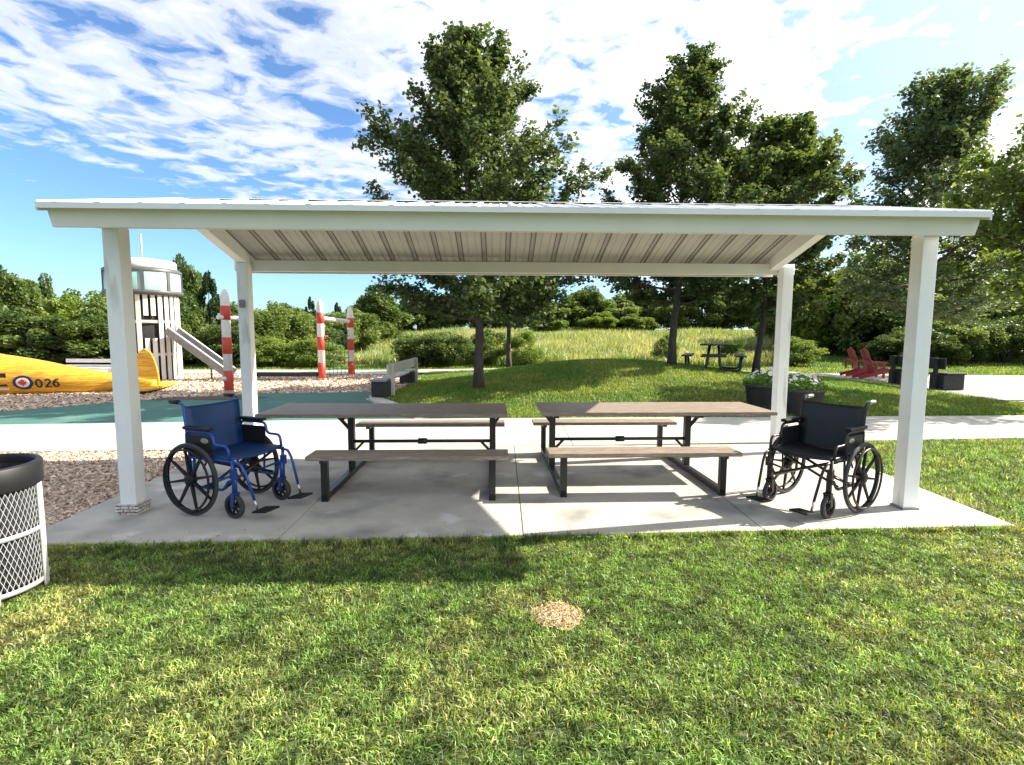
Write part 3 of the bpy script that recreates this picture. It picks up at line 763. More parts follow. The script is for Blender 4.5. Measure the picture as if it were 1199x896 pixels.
# ------------------------------------------------------------------ planters
def tub(loc, r, h, label, seed):
    t = empty('flower_tub', loc, 0, label, 'planter', 'flower tubs beside the walkway')
    MB().lathe([(r*.76, 0), (r*.80, .02), (r*.97, h-.05), (r*1.03, h-.045), (r*1.04, h), (r*.95, h), (r*.93, h-.06), (.01, h-.06)], 36, caps=False).build('tub', M['tub'], t)
    g = np.random.default_rng(seed); n = 1100
    a = g.uniform(0, 2*np.pi, n); q = np.sqrt(g.random(n))*r*1.08
    C = np.stack([q*np.cos(a), q*np.sin(a), h-.04+g.uniform(0, 1, n)*(.34-.2*(q/r)**2)], -1)
    c = np.array([.15, .25, .05])*g.uniform(.6, 1.5, (n, 1))
    leafcloud('foliage', C, .055, c, g, t)
    f = MB(); 
    for i in range(46):
        aa = g.uniform(0, 2*math.pi); rr = math.sqrt(g.random())*r*.98; z = h+.10+.20*(1-(rr/r)**2)+g.uniform(-.04, .05)
        c0 = Vector((rr*math.cos(aa), rr*math.sin(aa), z)); ax = Vector((g.normal(0, .5), -.5+g.normal(0, .4), 1)).normalized(); u = ax.orthogonal().normalized(); v = ax.cross(u)
        R0 = g.uniform(.035, .06)
        for k in range(6):
            an = 2*math.pi*k/6; d = u*math.cos(an)+v*math.sin(an); sd = ax.cross(d)
            f.add([c0, c0+d*R0*.6+sd*R0*.36+ax*R0*.2, c0+d*R0+ax*R0*.1, c0+d*R0*.6-sd*R0*.36+ax*R0*.2], [(0, 1, 2, 3)])
    f.build('blossoms', M['flower'], t)
def leafcloud(name, C, size, cols, g, parent=None, droop=.3, flat=.6, mat_='leaf'):
    n = len(C); s = size*g.uniform(.65, 1.35, n)
    nrm = g.normal(0, flat, (n, 3)); nrm[:, 2] += 1; nrm /= np.linalg.norm(nrm, axis=1, keepdims=True)
    a = g.normal(0, 1, (n, 3)); a[:, 2] -= droop*1.5
    d = a-nrm*np.sum(a*nrm, 1, keepdims=True); d /= np.linalg.norm(d, axis=1, keepdims=True)+1e-9
    sd = np.cross(nrm, d)
    P = np.zeros((n, 4, 3)); S = s[:, None]
    P[:, 0] = C-d*S*.5; P[:, 1] = C+sd*S*.42+nrm*S*.14; P[:, 2] = C+d*S*.55; P[:, 3] = C-sd*S*.42+nrm*S*.14
    i = np.arange(n)[:, None]*4
    q = np.concatenate([i, i+1, i+2, i, i+2, i+3], 1).reshape(-1)
    return npmesh(name, P.reshape(-1, 3), q, 3, M[mat_], np.repeat(cols[:, None], 4, 1).reshape(-1, 3), parent)
tub((5.93, 10.55, T(5.93, 10.55)), .46, .54, 'nearer charcoal tub of white flowers, just right of the back right post', 31)
tub((5.42, 10.95, T(5.42, 10.95)), .42, .56, 'farther charcoal flower tub, half hidden left of the back right post', 32)

# ------------------------------------------------------------------ trees
def tree(name, loc, H, r0, cb, prof, label, group=None, seed=1, nprim=46, nleaf=32000, leaf=.15, colr=((.035, .075, .016), (.085, .13, .03)), up=(25, 50),
         lean=(0, 0), leaders=0, cat='tree', spread=.105, stretchy=1.0, off=(0, 0)):
    g = np.random.default_rng(seed); rr = random.Random(seed)
    t = empty(name, loc, 0, label, cat, group)
    tk = MB(); tips = []
    def lead(h): return Vector((lean[0]*(h/H)**1.5+.05*math.sin(h*1.3+seed), lean[1]*(h/H)**1.5+.05*math.cos(h*1.7+seed), h))
    hs = np.linspace(0, H*.97, 14)
    tk.tube([lead(h)-Vector((0, 0, .08 if h == 0 else 0)) for h in hs], [max(r0*(1-.93*(h/H)**.85)*(1.25 if h == 0 else 1), .008) for h in hs], 9)
    def seg(a, b, wgt=1.0): tips.append((Vector(a), Vector(b), wgt))
    for i in range(nprim):
        u = (i+.5)/nprim; hb = cb*.95+(H*.93-cb*.95)*u**1.05
        az = i*2.39996+rr.uniform(-.35, .35)
        wl = max(0, 1-u/.62)**1.1       # the lowest boughs spread almost level
        el = (R(rr.uniform(*up))+R(22)*u)*(1-wl)+R(rr.uniform(-4, 16))*wl
        st = lead(hb)
        lo, hi = .15, 9.0; jit = rr.uniform(.62, 1.16)
        for _ in range(24):      # branch long enough to just reach the crown's outline at its own tip height
            L = (lo+hi)/2; te = (hb+L*math.sin(el)-cb)/(H-cb)
            if te < 1 and L*math.cos(el) < prof(max(0, te), az)*jit: lo = L
            else: hi = L
        d = Vector((math.cos(az)*math.cos(el), math.sin(az)*math.cos(el), math.sin(el)))
        pts = []; n = 6
        for j in range(n+1):
            f = j/n; p = st+d*L*f; p.z += -.10*L*f*(1-f)*2+.07*L*f*f
            p += Vector((rr.gauss(0, 1), rr.gauss(0, 1), rr.gauss(0, .6)))*.03*L*f; pts.append(p)
        rb = max(.010, r0*.36*(1-u*.75))
        tk.tube(pts, [max(rb*(1-.9*j/n), .004) for j in range(n+1)], 6)
        seg(pts[3], pts[-1], 1.0)
        ns = int(4+L*3.4)
        for j in range(ns):
            f = .22+.76*(j+rr.random())/ns; k = min(int(f*n), n-1); p = pts[k].lerp(pts[k+1], f*n-k)
            a2 = az+rr.choice((-1, 1))*rr.uniform(.35, 1.15); e2 = el*.75+R(rr.uniform(-18, 34)); l2 = (L*(.14+.26*(1-f))+.10)*rr.uniform(.6, 1.3)
            d2 = Vector((math.cos(a2)*math.cos(e2), math.sin(a2)*math.cos(e2), math.sin(e2))); q = p+d2*l2; q.z = min(q.z, H*.99)
            tk.tube([p, p.lerp(q, .55), q], [max(rb*.35*(1-f*.6), .004), .004, .003], 4)
            seg(p.lerp(q, .25), q, 1.0)
            for _ in range(1+int(l2*5)):
                ff = rr.uniform(.3, 1); a3 = a2+rr.uniform(-1.1, 1.1); e3 = e2+R(rr.uniform(-25, 40)); l3 = rr.uniform(.14, .34)
                p3 = p.lerp(q, ff); q3 = p3+Vector((math.cos(a3)*math.cos(e3), math.sin(a3)*math.cos(e3), math.sin(e3)))*l3
                tk.tube([p3, q3], [.004, .002], 3); seg(p3, q3, 1.2)
    seg(lead(H*.8), lead(H), 1.5)
    for _ in range(12):
        p3 = lead(H*rr.uniform(.82, .985)); a3 = rr.uniform(0, 6.28); q3 = p3+Vector((.17*math.cos(a3), .17*math.sin(a3), .30))
        tk.tube([p3, q3], [.005, .002], 3); seg(p3, q3, 1.4)
    tk.build('trunk', M['bark'], t)
    A = np.array([tuple(a) for a, _, _ in tips]); B = np.array([tuple(b) for _, b, _ in tips]); wg = np.array([x for _, _, x in tips])*np.linalg.norm(B-A, axis=1)
    k = len(tips); ix = g.choice(k, nleaf, p=wg/wg.sum()); f = g.random((nleaf, 1))**.85
    C = A[ix]*(1-f)+B[ix]*f+g.normal(0, 1, (nleaf, 3))*spread*np.array([1, 1, .8])*(1.1-.45*f)
    C[:, 2] = np.where(C[:, 2] < cb*.85, cb*.85+(cb*.85-C[:, 2])*.5, C[:, 2])
    br = np.clip(g.random(k)[ix]*.7+g.normal(.05, .2, nleaf), 0, 1)[:, None]         # each twig carries its own tone of leaf
    c = np.array(colr[0])*(1-br)+np.array(colr[1])*br
    leafcloud('crown', C, leaf, c, g, t, .5)
    return t
def pyr(Rm, top=.16, k=.30):
    def f(t, az=0):
        t = max(0, t)
        if t < k: return Rm*(.70+.30*math.sin(t/k*math.pi/2))
        return Rm*(top+(1-top)*(1-((t-k)/(1-k))**1.15))
    return f
def rnd(Rm):
    return lambda t, az=0: Rm*max(.25, math.sqrt(max(0, 1-((t-.42)/.6)**2)))
GA = ((.042, .078, .034), (.155, .20, .078))
def place(x, y): return (x, y, T(x, y))
def tab(ts, rs, push=None):
    def f(t, az=0):
        v = float(np.interp(t, ts, rs))
        if push: v *= 1+push[1]*max(0, math.cos(az-push[0]))*(push[2] < t < push[3])
        return v
    return f
profA = tab([0, .12, .45, .6, .75, .88, 1], [2.1, 2.5, 2.7, 2.35, 1.6, .85, .1], (math.pi, .16, .0, .66))
tree('maple_tree', place(-.83, 13.4), 8.75, .135, 1.75, profA, 'tall full maple standing alone left of the mound, behind the left picnic table', seed=11, nprim=60, lean=(-.5, 0), nleaf=66000, leaf=.105, colr=GA, up=(30, 58))
profB = tab([0, .15, .42, .58, .72, .85, 1], [2.1, 2.5, 2.6, 2.0, 1.25, .75, .08], (0, .25, .25, .62))
tree('maple_tree', place(4.95, 15.8), 9.3, .13, 1.9, profB, 'maple on the mound beside the distant picnic table, narrow pointed top', seed=23, nprim=54, nleaf=60000, leaf=.112, colr=GA, lean=(.35, 0), up=(25, 52))
profC = tab([0, .2, .6, .85, 1], [1.5, 2.0, 2.0, 1.4, .3])
tree('maple_tree', place(8.1, 17.0), 7.9, .12, 2.0, profC, 'lower maple just right of the distant picnic table, crown touching its taller neighbour', seed=37, nprim=44, nleaf=36000, leaf=.135, colr=((.06, .10, .036), (.19, .235, .08)), lean=(.6, 0), up=(30, 55))
tree('maple_tree', place(-.10, 20.8), 7.0, .11, 2.2, pyr(2.4, .16, .4), 'smaller maple whose thin trunk stands behind and right of the tall lone maple', seed=41, nprim=36, nleaf=26000, leaf=.15, colr=GA)
profD = tab([0, .2, .5, .75, .9, 1], [2.6, 3.2, 3.3, 2.7, 1.7, .5])
tree('broad_tree', place(16.2, 20.4), 11.2, .2, 2.4, profD, 'big dark tree at the right of the park, behind the dark grey boxed bench', seed=53, nprim=58, nleaf=36000, leaf=.15, colr=((.08, .125, .065), (.20, .25, .13)), spread=.16, up=(30, 58))  # leaf colours lightened and greyed to paint in glare haze
profE = tab([0, .2, .5, .8, 1], [1.6, 2.4, 2.6, 1.7, .4])
tree('broad_tree', place(14.0, 12.9), 7.2, .14, 2.6, profE, 'light green tree leaning into the right edge of the picture', seed=61, nprim=44, nleaf=22000, leaf=.13, colr=((.09, .15, .035), (.22, .28, .07)), spread=.13)

# background vegetation ------------------------------------------------
def shrub(name, loc, H, Rm, n, leaf, colr, label, group=None, seed=1, cat='shrub', cone=False, lobes=9, trunk=0, rag=.22):
    g = np.random.default_rng(seed)
    t = empty(name, loc, 0, label, cat, group)
    st = MB()
    for k in range(5 if not trunk else 1):
        a = 2*math.pi*k/5; e = Vector((Rm*.45*math.cos(a), Rm*.45*math.sin(a), H*.6)) if not trunk else Vector((0, 0, H*.8))
        st.tube([Vector((e.x*.1, e.y*.1, -.1)), e*.5, e], [trunk or .05, (trunk or .05)*.6, .012], 6)
    L = []
    for k in range(lobes*4):
        if cone:
            h = g.random()**1.3; rr_ = Rm*(1-h)*.95; a = g.uniform(0, 2*np.pi); L.append((rr_*np.cos(a)*.85, rr_*np.sin(a)*.85, H*(.08+.9*h), Rm*.26*(1.15-h), Rm*.16))
        else:
            a = g.uniform(0, 2*np.pi); u = g.uniform(-.75, 1); q = math.sqrt(max(0, 1-u*u))*Rm*.74*g.uniform(.5, 1.22)
            L.append((q*np.cos(a), q*np.sin(a), H*(.46+.42*u*g.uniform(.7, 1.25)), Rm*rag*g.uniform(.7, 1.3), H*.10*g.uniform(.7, 1.4)))
    L = np.array(L); ix = g.integers(0, len(L), n)
    d = g.normal(0, 1, (n, 3)); d /= np.linalg.norm(d, axis=1, keepdims=True); d *= (g.random((n, 1))**.45)
    C = L[ix][:, :3]+d*np.stack([L[ix][:, 3], L[ix][:, 3], L[ix][:, 4]], -1)*1.25
    C[:, 2] = np.abs(C[:, 2])
    br = np.clip(g.random(len(L))[ix]*.7+g.normal(.1, .22, n), 0, 1)[:, None]
    c = np.array(colr[0])*(1-br)+np.array(colr[1])*br
    leafcloud('crown' if trunk else 'foliage', C, leaf, c, g, t, .3)
    st.build('trunk' if trunk else 'stems', M['bark'], t)
    return t
DK = ((.055, .10, .032), (.15, .205, .06)); MD = ((.10, .16, .045), (.24, .30, .095)); LT = ((.10, .175, .030), (.26, .33, .07)); CN = ((.022, .05, .024), (.05, .085, .035))
def at(px, Y): return (px-599.5)/603.1*Y
protos = {}
def vary(kind, px, Y, H, Rm, label, group=None):
    x = at(px, Y); z = T(x, Y)
    if kind not in protos:
        c, cone, trunk, n, leaf = {'dark_tree': (DK, False, .14, 17000, .18), 'mid_tree': (MD, False, .13, 17000, .18), 'bright_tree': (LT, False, .12, 15000, .18), 'conifer': (CN, True, .12, 10000, .17),
                                   'dark_shrub': (DK, False, 0, 11000, .14), 'mid_shrub': (MD, False, 0, 11000, .14), 'bright_shrub': (LT, False, 0, 11000, .13)}[kind]
        o = shrub(kind, (x, Y, z), 4.0, 2.0, n, leaf, c, label, group, seed=100+len(protos), cone=cone, trunk=trunk, cat='tree' if trunk else 'shrub', lobes=10)
        protos[kind] = o
    else:
        o = copy_tree(protos[kind]); o.location = (x, Y, z); o['label'] = label
        if group: o['group'] = group
        elif 'group' in o: del o['group']
    o.rotation_euler[2] = random.uniform(0, 6.28); s = Rm/2.0; o.scale = (s*random.uniform(.9, 1.1), s*random.uniform(.9, 1.1), H/4.0)
    return o
gl = 'trees behind the yellow aeroplane'; ll = 'leafy tree in the row behind the yellow aeroplane'
for i, (px, Y, H, Rm, kd) in enumerate([(-25, 25, 4.6, 2.0, 'dark_tree'), (12, 25.5, 4.6, 1.5, 'dark_tree'), (40, 27, 4.1, 1.7, 'mid_tree'), (56, 30, 4.6, 1.1, 'dark_tree'), (72, 25, 3.4, 1.5, 'bright_tree'), (94, 26, 3.6, 1.4, 'mid_tree'), (120, 25, 3.2, 1.4, 'mid_tree'), (30, 23.5, 2.4, 1.7, 'dark_tree'), (75, 23.5, 2.2, 1.7, 'dark_tree'), (112, 23.5, 2.2, 1.6, 'dark_tree')]):
    vary(kd, px, Y, H, Rm, ll, gl)
vary('conifer', 248, 27, 4.9, 1.5, 'dark pointed evergreen between the white tower and the striped post')
vary('dark_tree', 222, 31, 5.7, 1.3, 'tallest thin-topped tree right behind the white tower')
vary('dark_tree', 212, 25, 3.4, 1.6, 'dark bushy tree behind the slide of the white tower')
vary('dark_shrub', 262, 24.5, 2.2, 1.6, 'dark low bush under the pointed evergreen')
vary('mid_tree', 150, 28, 4.3, 2.0, 'leafy tree hidden behind the white tower and the front left post')
vary('dark_tree', 180, 27, 4.2, 1.9, 'dark tree directly behind the white tower')
gm = 'bushes behind the striped posts'; lm = 'rounded green bush in the row behind the striped posts'
for px, Y, H, Rm, kd in [(300, 27, 2.9, 1.8, 'mid_shrub'), (328, 28, 3.3, 1.9, 'mid_shrub'), (352, 29, 3.0, 1.8, 'mid_shrub'), (385, 31, 2.7, 1.8, 'mid_shrub'), (420, 32, 2.9, 1.8, 'mid_shrub')]:
    vary(kd, px, Y, H, Rm, lm, gm)
for px, Y, H, Rm, kd in [(318, 24.6, 1.5, 1.5, 'bright_shrub'), (372, 24.8, 1.4, 1.5, 'bright_shrub')]:
    vary(kd, px, Y, H, Rm, 'low lime green bush in front of the rounded bushes near the striped posts', 'low bushes near the striped posts')
vary('conifer', 365, 44, 4.6, 1.4, 'small dark evergreen tip just left of the striped post with crossbar')
vary('conifer', 396, 46, 4.2, 1.3, 'small dark evergreen tip between the two striped posts')
vary('dark_tree', 440, 36, 4.0, 2.2, 'dark tree left of the tall lone maple, low in the distance')
vary('dark_shrub', 497, 24.8, 1.8, 1.5, 'dark bush left of the lone maple trunk')
vary('dark_shrub', 527, 25.0, 1.9, 1.4, 'dark bush touching the lone maple trunk')
vary('bright_shrub', 612, 25.2, 1.9, 1.1, 'bright lime bush right of the thin maple trunk')
vary('mid_shrub', 575, 26.5, 1.9, 1.3, 'mid green bush between the two left maple trunks')
vary('mid_shrub', 779, 27, 1.6, .7, 'slim pale bush just left of the mound maple trunk')
gd = 'distant trees along the meadow skyline'; ld = 'rounded tree in the distant row along the top of the meadow'
for px, Y, H, Rm, kd in [(455, 50, 4.2, 2.8, 'mid_tree'), (490, 52, 4.4, 2.8, 'dark_tree'), (525, 52, 4.5, 2.8, 'mid_tree'), (560, 52, 4.6, 2.8, 'dark_tree'), (595, 53, 4.6, 2.8, 'mid_tree'), (632, 51, 4.2, 2.8, 'mid_tree'), (660, 52, 4.4, 2.8, 'mid_tree'), (690, 53, 5.4, 2.8, 'dark_tree'), (720, 52, 4.6, 2.8, 'mid_tree'), (750, 54, 5.6, 2.9, 'dark_tree'), (785, 52, 5.0, 2.9, 'mid_tree'), (820, 52, 5.2, 3.0, 'dark_tree'), (855, 52, 5.2, 3.0, 'mid_tree'), (890, 50, 5.4, 3.0, 'dark_tree'), (640, 47, 2.4, 2.2, 'bright_tree'), (700, 47, 2.5, 2.2, 'bright_tree'), (742, 47, 2.2, 2.0, 'mid_tree'),
                         (280, 40, 4.3, 2.5, 'mid_tree'), (340, 44, 4.3, 2.5, 'dark_tree'), (410, 46, 4.3, 2.5, 'mid_tree')]:
    vary(kd, px, Y, H*.84, Rm*.92, ld, gd)
gr_ = 'trees behind the red chairs'; lr_ = 'light leafy tree in the bank of trees behind the red chairs'
for px, Y, H, Rm, kd in [(925, 36, 4.6, 2.6, 'mid_tree'), (955, 32, 5.2, 2.3, 'bright_tree'), (990, 31, 5.0, 2.3, 'mid_tree'), (1022, 33, 6.4, 2.6, 'mid_tree'), (1050, 31, 5.2, 2.3, 'mid_tree'), (1000, 38, 6.4, 2.8, 'mid_tree'), (1085, 34, 6.0, 2.8, 'bright_tree'), (1130, 33, 5.2, 2.6, 'mid_tree'), (1175, 33, 6.0, 2.8, 'mid_tree'), (1225, 32, 6.5, 3.0, 'mid_tree')]:
    vary(kd, px, Y, H, Rm, lr_, gr_)
gs = 'dense bushes along the right lawn'; ls = 'dense dark bush in the hedge line beyond the right lawn'
for px, Y, H, Rm, kd in [(1048, 27, 1.9, 1.5, 'dark_shrub'), (1080, 27, 2.2, 1.5, 'dark_shrub'), (1110, 27.5, 2.6, 1.6, 'mid_shrub'), (1140, 28, 2.6, 1.6, 'dark_shrub'), (1172, 28, 2.7, 1.6, 'dark_shrub'), (1205, 28, 2.9, 1.6, 'mid_shrub'), (1240, 28, 2.9, 1.6, 'dark_shrub')]:
    vary(kd, px, Y, H, Rm, ls, gs)
vary('dark_shrub', 858, 27.5, 1.5, .9, 'dark round bush right behind the distant picnic table')
vary('bright_shrub', 930, 26.5, 1.5, 1.3, 'pale weedy bush behind the flower tubs')
vary('mid_shrub', 1030, 28.5, 1.4, 1.1, 'light green weedy bush above the nearer red chair')

# ------------------------------------------------------------------ yellow aeroplane climber
pa = empty('play_aeroplane', (-13.4, 13.45, -.05), R(16), 'yellow wooden play aeroplane numbered 026 lying on the wood chips', 'play aeroplane')
# local x runs toward the tail
def pR(x): return float(np.interp(x, [-3.2, -2.9, -2.2, -1.0, 0, 1.0, 2.0, 2.9, 3.55], [.20, .46, .60, .62, .555, .45, .32, .20, .13]))
def pZ(x): return float(np.interp(x, [-3.2, -1, 0, 1.0, 2.0, 3.35], [.62, .62, .54, .44, .32, .22]))
m = MB(); vs = []; st = np.linspace(-3.2, 3.55, 60); nn = 36
for x in st:
    for j in range(nn):
        a = 2*math.pi*j/nn; r = pR(x)*(1+.012*math.sin(9*a+2.2*math.sin(x*3.1))+.008*math.sin(17*a+x*5))
        vs.append((x, r*math.cos(a)*.95, pZ(x)+r*math.sin(a)))
m.add(vs, [(i*nn+j, i*nn+(j+1) % nn, (i+1)*nn+(j+1) % nn, (i+1)*nn+j) for i in range(len(st)-1) for j in range(nn)]+[tuple(range(nn)), tuple((len(st)-1)*nn+j for j in range(nn))], True)
m.build('fuselage', M['yellow'], pa)
mm = Matrix.Translation((3.36, .03, .16)) @ Matrix.Rotation(math.pi/2, 4, 'X')
MB().prism([(-.30, 0), (-.31, .45), (-.28, .78), (-.19, .98), (-.06, 1.06), (.08, .96), (.17, .74), (.24, .4), (.27, 0)], .07, mm).build('tail_fin', M['yellow'], pa, .02)
TP = [(2.55, -.12), (2.75, -1.05), (3.0, -1.2), (3.35, -1.05), (3.42, -.1), (3.42, .1), (3.35, 1.0), (3.0, 1.15), (2.75, 1.0), (2.55, .12)]
MB().prism([(x+.35, y) for x, y in TP], .07, Matrix.Translation((0, 0, .12))).build('tailplane', M['yellow'], pa, .02)
MB().prism([(-2.2, .2), (-2.2, 2.6), (-1.3, 2.6), (-1.0, .2)], .12, Matrix.Translation((0, .2, .45))).build('wing', M['yellow'], pa, .03)
MB().prism([(-2.2, -.2), (-2.2, -1.6), (-1.5, -1.6), (-1.3, -.2)], .12, Matrix.Translation((0, -.2, .25))).build('wing', M['yellow'], pa, .03)
def on_skin(x, z, eps): 
    d = (z-pZ(x))/pR(x); return Vector((x, -pR(x)*.95*math.sqrt(max(0, 1-d*d))-eps, z))
def decal(name, polys, m_, x0, z0, eps, parent):
    b = MB()
    for poly in polys:
        n = len(poly); b.add([on_skin(x0+u, z0+v, eps) for u, v in poly]+[on_skin(x0+u, z0+v, -.004) for u, v in poly], [tuple(range(n))]+[(i, (i+1) % n, n+(i+1) % n, n+i) for i in range(n)])
    return b.build(name, m_, parent)
def disc(r, n=30): return [(r*math.cos(2*math.pi*i/n)*1.1, r*math.sin(2*math.pi*i/n)) for i in range(n)]
def fan(poly): return [[(0, 0), poly[i], poly[(i+1) % len(poly)]] for i in range(len(poly))]
rx, rz_ = .70, .36
ro_ = decal('roundel', fan(disc(.185)), M['navy'], rx, rz_, .018, pa)
decal('roundel_centre', fan(disc(.125)), M['whitepaint'], rx, rz_, .024, ro_)
leafp = [(0, .105), (.022, .062), (.05, .075), (.042, .03), (.085, .045), (.075, .012), (.098, -.005), (.05, -.042), (.052, -.06), (.01, -.052), (.008, -.10), (-.008, -.10), (-.01, -.052), (-.052, -.06), (-.05, -.042), (-.098, -.005), (-.075, .012), (-.085, .045), (-.042, .03), (-.05, .075), (-.022, .062)]
decal('maple_leaf', fan(leafp), M['red'], rx, rz_, .030, ro_)
def stroke(pts, wd=.036):
    out = []
    for (a, b) in zip(pts[:-1], pts[1:]):
        a = Vector(a); b = Vector(b); d = (b-a); 
        if d.length < 1e-6: continue
        d.normalize(); n = Vector((-d.y, d.x))*wd/2; e = d*wd*.3
        out.append([tuple(a-e+n), tuple(a-e-n), tuple(b+e-n), tuple(b+e+n)])
    return out
def arc(cx, cy, rx_, ry, a0, a1, n=14): return [(cx+rx_*math.cos(R(a0+(a1-a0)*i/n)), cy+ry*math.sin(R(a0+(a1-a0)*i/n))) for i in range(n+1)]
dg = stroke(arc(0, 0, .056, .10, 0, 360, 22), .03)
dg += [[(x+.185, y) for x, y in q] for q in stroke(arc(0, .045, .053, .055, 160, -25)+[(-.057, -.10), (.06, -.10)], .03)]
dg += [[(x+.355, y) for x, y in q] for q in stroke(arc(0, -.036, .053, .064, 0, 360, 18), .03)+stroke([(-.053, -.026), (-.04, .045), (-.005, .087), (.045, .10)], .03)]
decal('number', dg, M['black'], 1.02, .335, .018, pa)
decal('hatch', [[(-.3, -.17), (-.05, -.17), (.2, -.17), (.2, .17), (-.05, .17), (-.3, .17)]], M['dark_inside'], .17, .44, .018, pa)
decal('sill', [[(-.3, -.025), (-.05, -.025), (.2, -.025), (.2, .025), (-.05, .025), (-.3, .025)]], M['whitepaint'], .17, .20, .02, pa)

# ------------------------------------------------------------------ control tower
tw = empty('play_tower', (-12.72, 18.0, -.03), 0, 'white slatted play control tower with glazed round cab and slide', 'play tower')
TR = 1.0
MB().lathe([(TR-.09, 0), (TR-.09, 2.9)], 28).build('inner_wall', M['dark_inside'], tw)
nb = 30
for i in range(nb):
    th = 2*math.pi*(i+.5)/nb; mm = Matrix.Rotation(th, 4, 'Z'); wv = .066
    dth = ((th-math.radians(-90)+math.pi) % (2*math.pi))-math.pi    # 0 faces the camera
    if .42 < dth < .95: pieces = [(0, 1.45), (2.2, 2.92)]
    else: pieces = [(0, 2.92)]
    for z0, z1 in pieces: MB().box(TR-.03, TR+.005, -wv, wv, z0, z1, mm).build('board', M['whitepaint'], tw, .004)
for z in (.9, 2.0): MB().lathe([(TR-.085, z-.05), (TR-.035, z-.05), (TR-.035, z+.05), (TR-.085, z+.05)], 40, caps=False).build('hoop', M['whitepaint'], tw)
MB().lathe([(TR-.1, 2.86), (TR+.14, 2.92), (TR+.16, 3.02), (TR+.12, 3.05), (.02, 3.05)], 48, caps=False).build('cab_ledge', M['greyroof'], tw)
MB().lathe([(TR+.11, 3.05), (TR+.11, 3.66), (TR+.09, 3.66), (TR+.09, 3.05)], 48, caps=False).build('cab_glazing', M['glass'], tw)
for i in range(9):
    th = 2*math.pi*i/9-.98; MB().box(TR+.10, TR+.135, -.05, .05, 3.05, 3.67, Matrix.Rotation(th, 4, 'Z')).build('mullion', M['greyroof'], tw)
rf = MB().lathe([(TR+.13, 3.66), (TR+.14, 3.74), (TR+.06, 3.80), (TR+.04, 3.78), (TR+.04, 3.66)], 48, caps=False).build('cab_band', M['greyroof'], tw)
vs = MB().lathe([(TR-.02, 3.74), (TR, 3.76), (TR-.01, 4.02), (TR-.05, 4.07), (.3, 4.16), (.01, 4.17)], 48, caps=False).build('roof', M['whitepaint'], tw)
MB().tube([(0, 0, 4.1), (0, 0, 5.0)], .03, 8).build('mast', M['mesh'], tw)
sd_ = MB()
A = Vector((1.1, -.35, 1.62)); B = Vector((3.0, -.25, .16))
sd_.bar(A, B, .55, .03)
for s in (-1, 1): sd_.bar(A+Vector((0, s*.28, .10)), B+Vector((0, s*.28, .10)), .05, .26)
sd_.build('slide', M['steel'], tw, .008)
for s in (-1, 1): MB().bar(A+Vector((0, s*.28, .25)), B+Vector((0, s*.28, .25)), .07, .035).build('slide_rail', M['whitepaint'], tw, .006)
MB().tube([(2.35, -.28, 0), (2.35, -.28, .62)], .03, 8).build('slide_support', M['steel'], tw)

# ------------------------------------------------------------------ striped posts
def striped_post(parent, x, y, h, r=.112):
    zb = [0, .10, .62, 1.06, 1.5, 1.95, 2.32][:]
    sc_ = h/2.75; zb = [z*sc_ for z in zb]
    p = MB().lathe([(r, 0), (r, h-.25), (r*.75, h-.1), (r*.35, h)], 18, (x, y, 0)).build('post', M['whitepaint'], parent)
    for i in (1, 3, 5):
        MB().lathe([(r+.001, zb[i]), (r+.007, zb[i]+.004), (r+.007, zb[i+1]-.004), (r+.001, zb[i+1])], 18, (x, y, 0), caps=False).build('red_band', M['red'], p)
    return p
c1 = empty('climbing_frame', (-7.65, 13.85, -.035), 0, 'nearer pair of red and white striped posts, half hidden by the back left shelter post', 'climbing frame', 'striped climbing frames')
striped_post(c1, 0, 0, 2.80); striped_post(c1, .16, .75, 2.75)
for z in (.42, 2.05): MB().tube([(-.07, -.25, z), (.20, .95, z)], .055, 10).build('crossbar', M['whitepaint'], c1)
MB().tube([(-.18, -.05, 2.12), (.0, 0, 2.12)], .04, 8).build('peg', M['whitepaint'], c1)
c2 = empty('climbing_frame', (-6.57, 17.75, -.035), 0, 'farther pair of striped posts joined by a white crossbar with a green rope net', 'climbing frame', 'striped climbing frames')
striped_post(c2, 0, 0, 2.78, .12); striped_post(c2, .46, 1.8, 2.62, .12)
MB().tube([(-.03, -.1, 2.16), (.49, 1.9, 2.08)], .075, 10).build('crossbar', M['whitepaint'], c2)
MB().tube([(-.25, 0, 1.53), (.25, 0, 1.53)], .035, 8).build('peg', M['red'], c2)
nt_ = MB(); 
def P2(u, z): return Vector((.46*u, 1.8*u, z))
for i in range(7):
    u = .1+.8*i/6; nt_.tube([P2(u, .15), P2(u, 1.0), P2(u, 1.75)], .010, 5)
for j in range(9): nt_.tube([P2(.06, .15+.2*j), P2(.94, .15+.2*j)], .010, 5)
nt_.build('rope_net', M['net'], c2)
bl = empty('balance_beam', (-7.7, 17.7, -.035), .0, 'dark timber balance beam on the chips left of the farther striped posts', 'balance beam')
MB().box(-1.25, 1.0, -.09, .09, .16, .30).build('beam', M['darkbox'], bl, .02)
for x in (-1.1, .9): MB().box(x-.07, x+.07, -.08, .08, 0, .16).build('support', M['greywood'], bl)

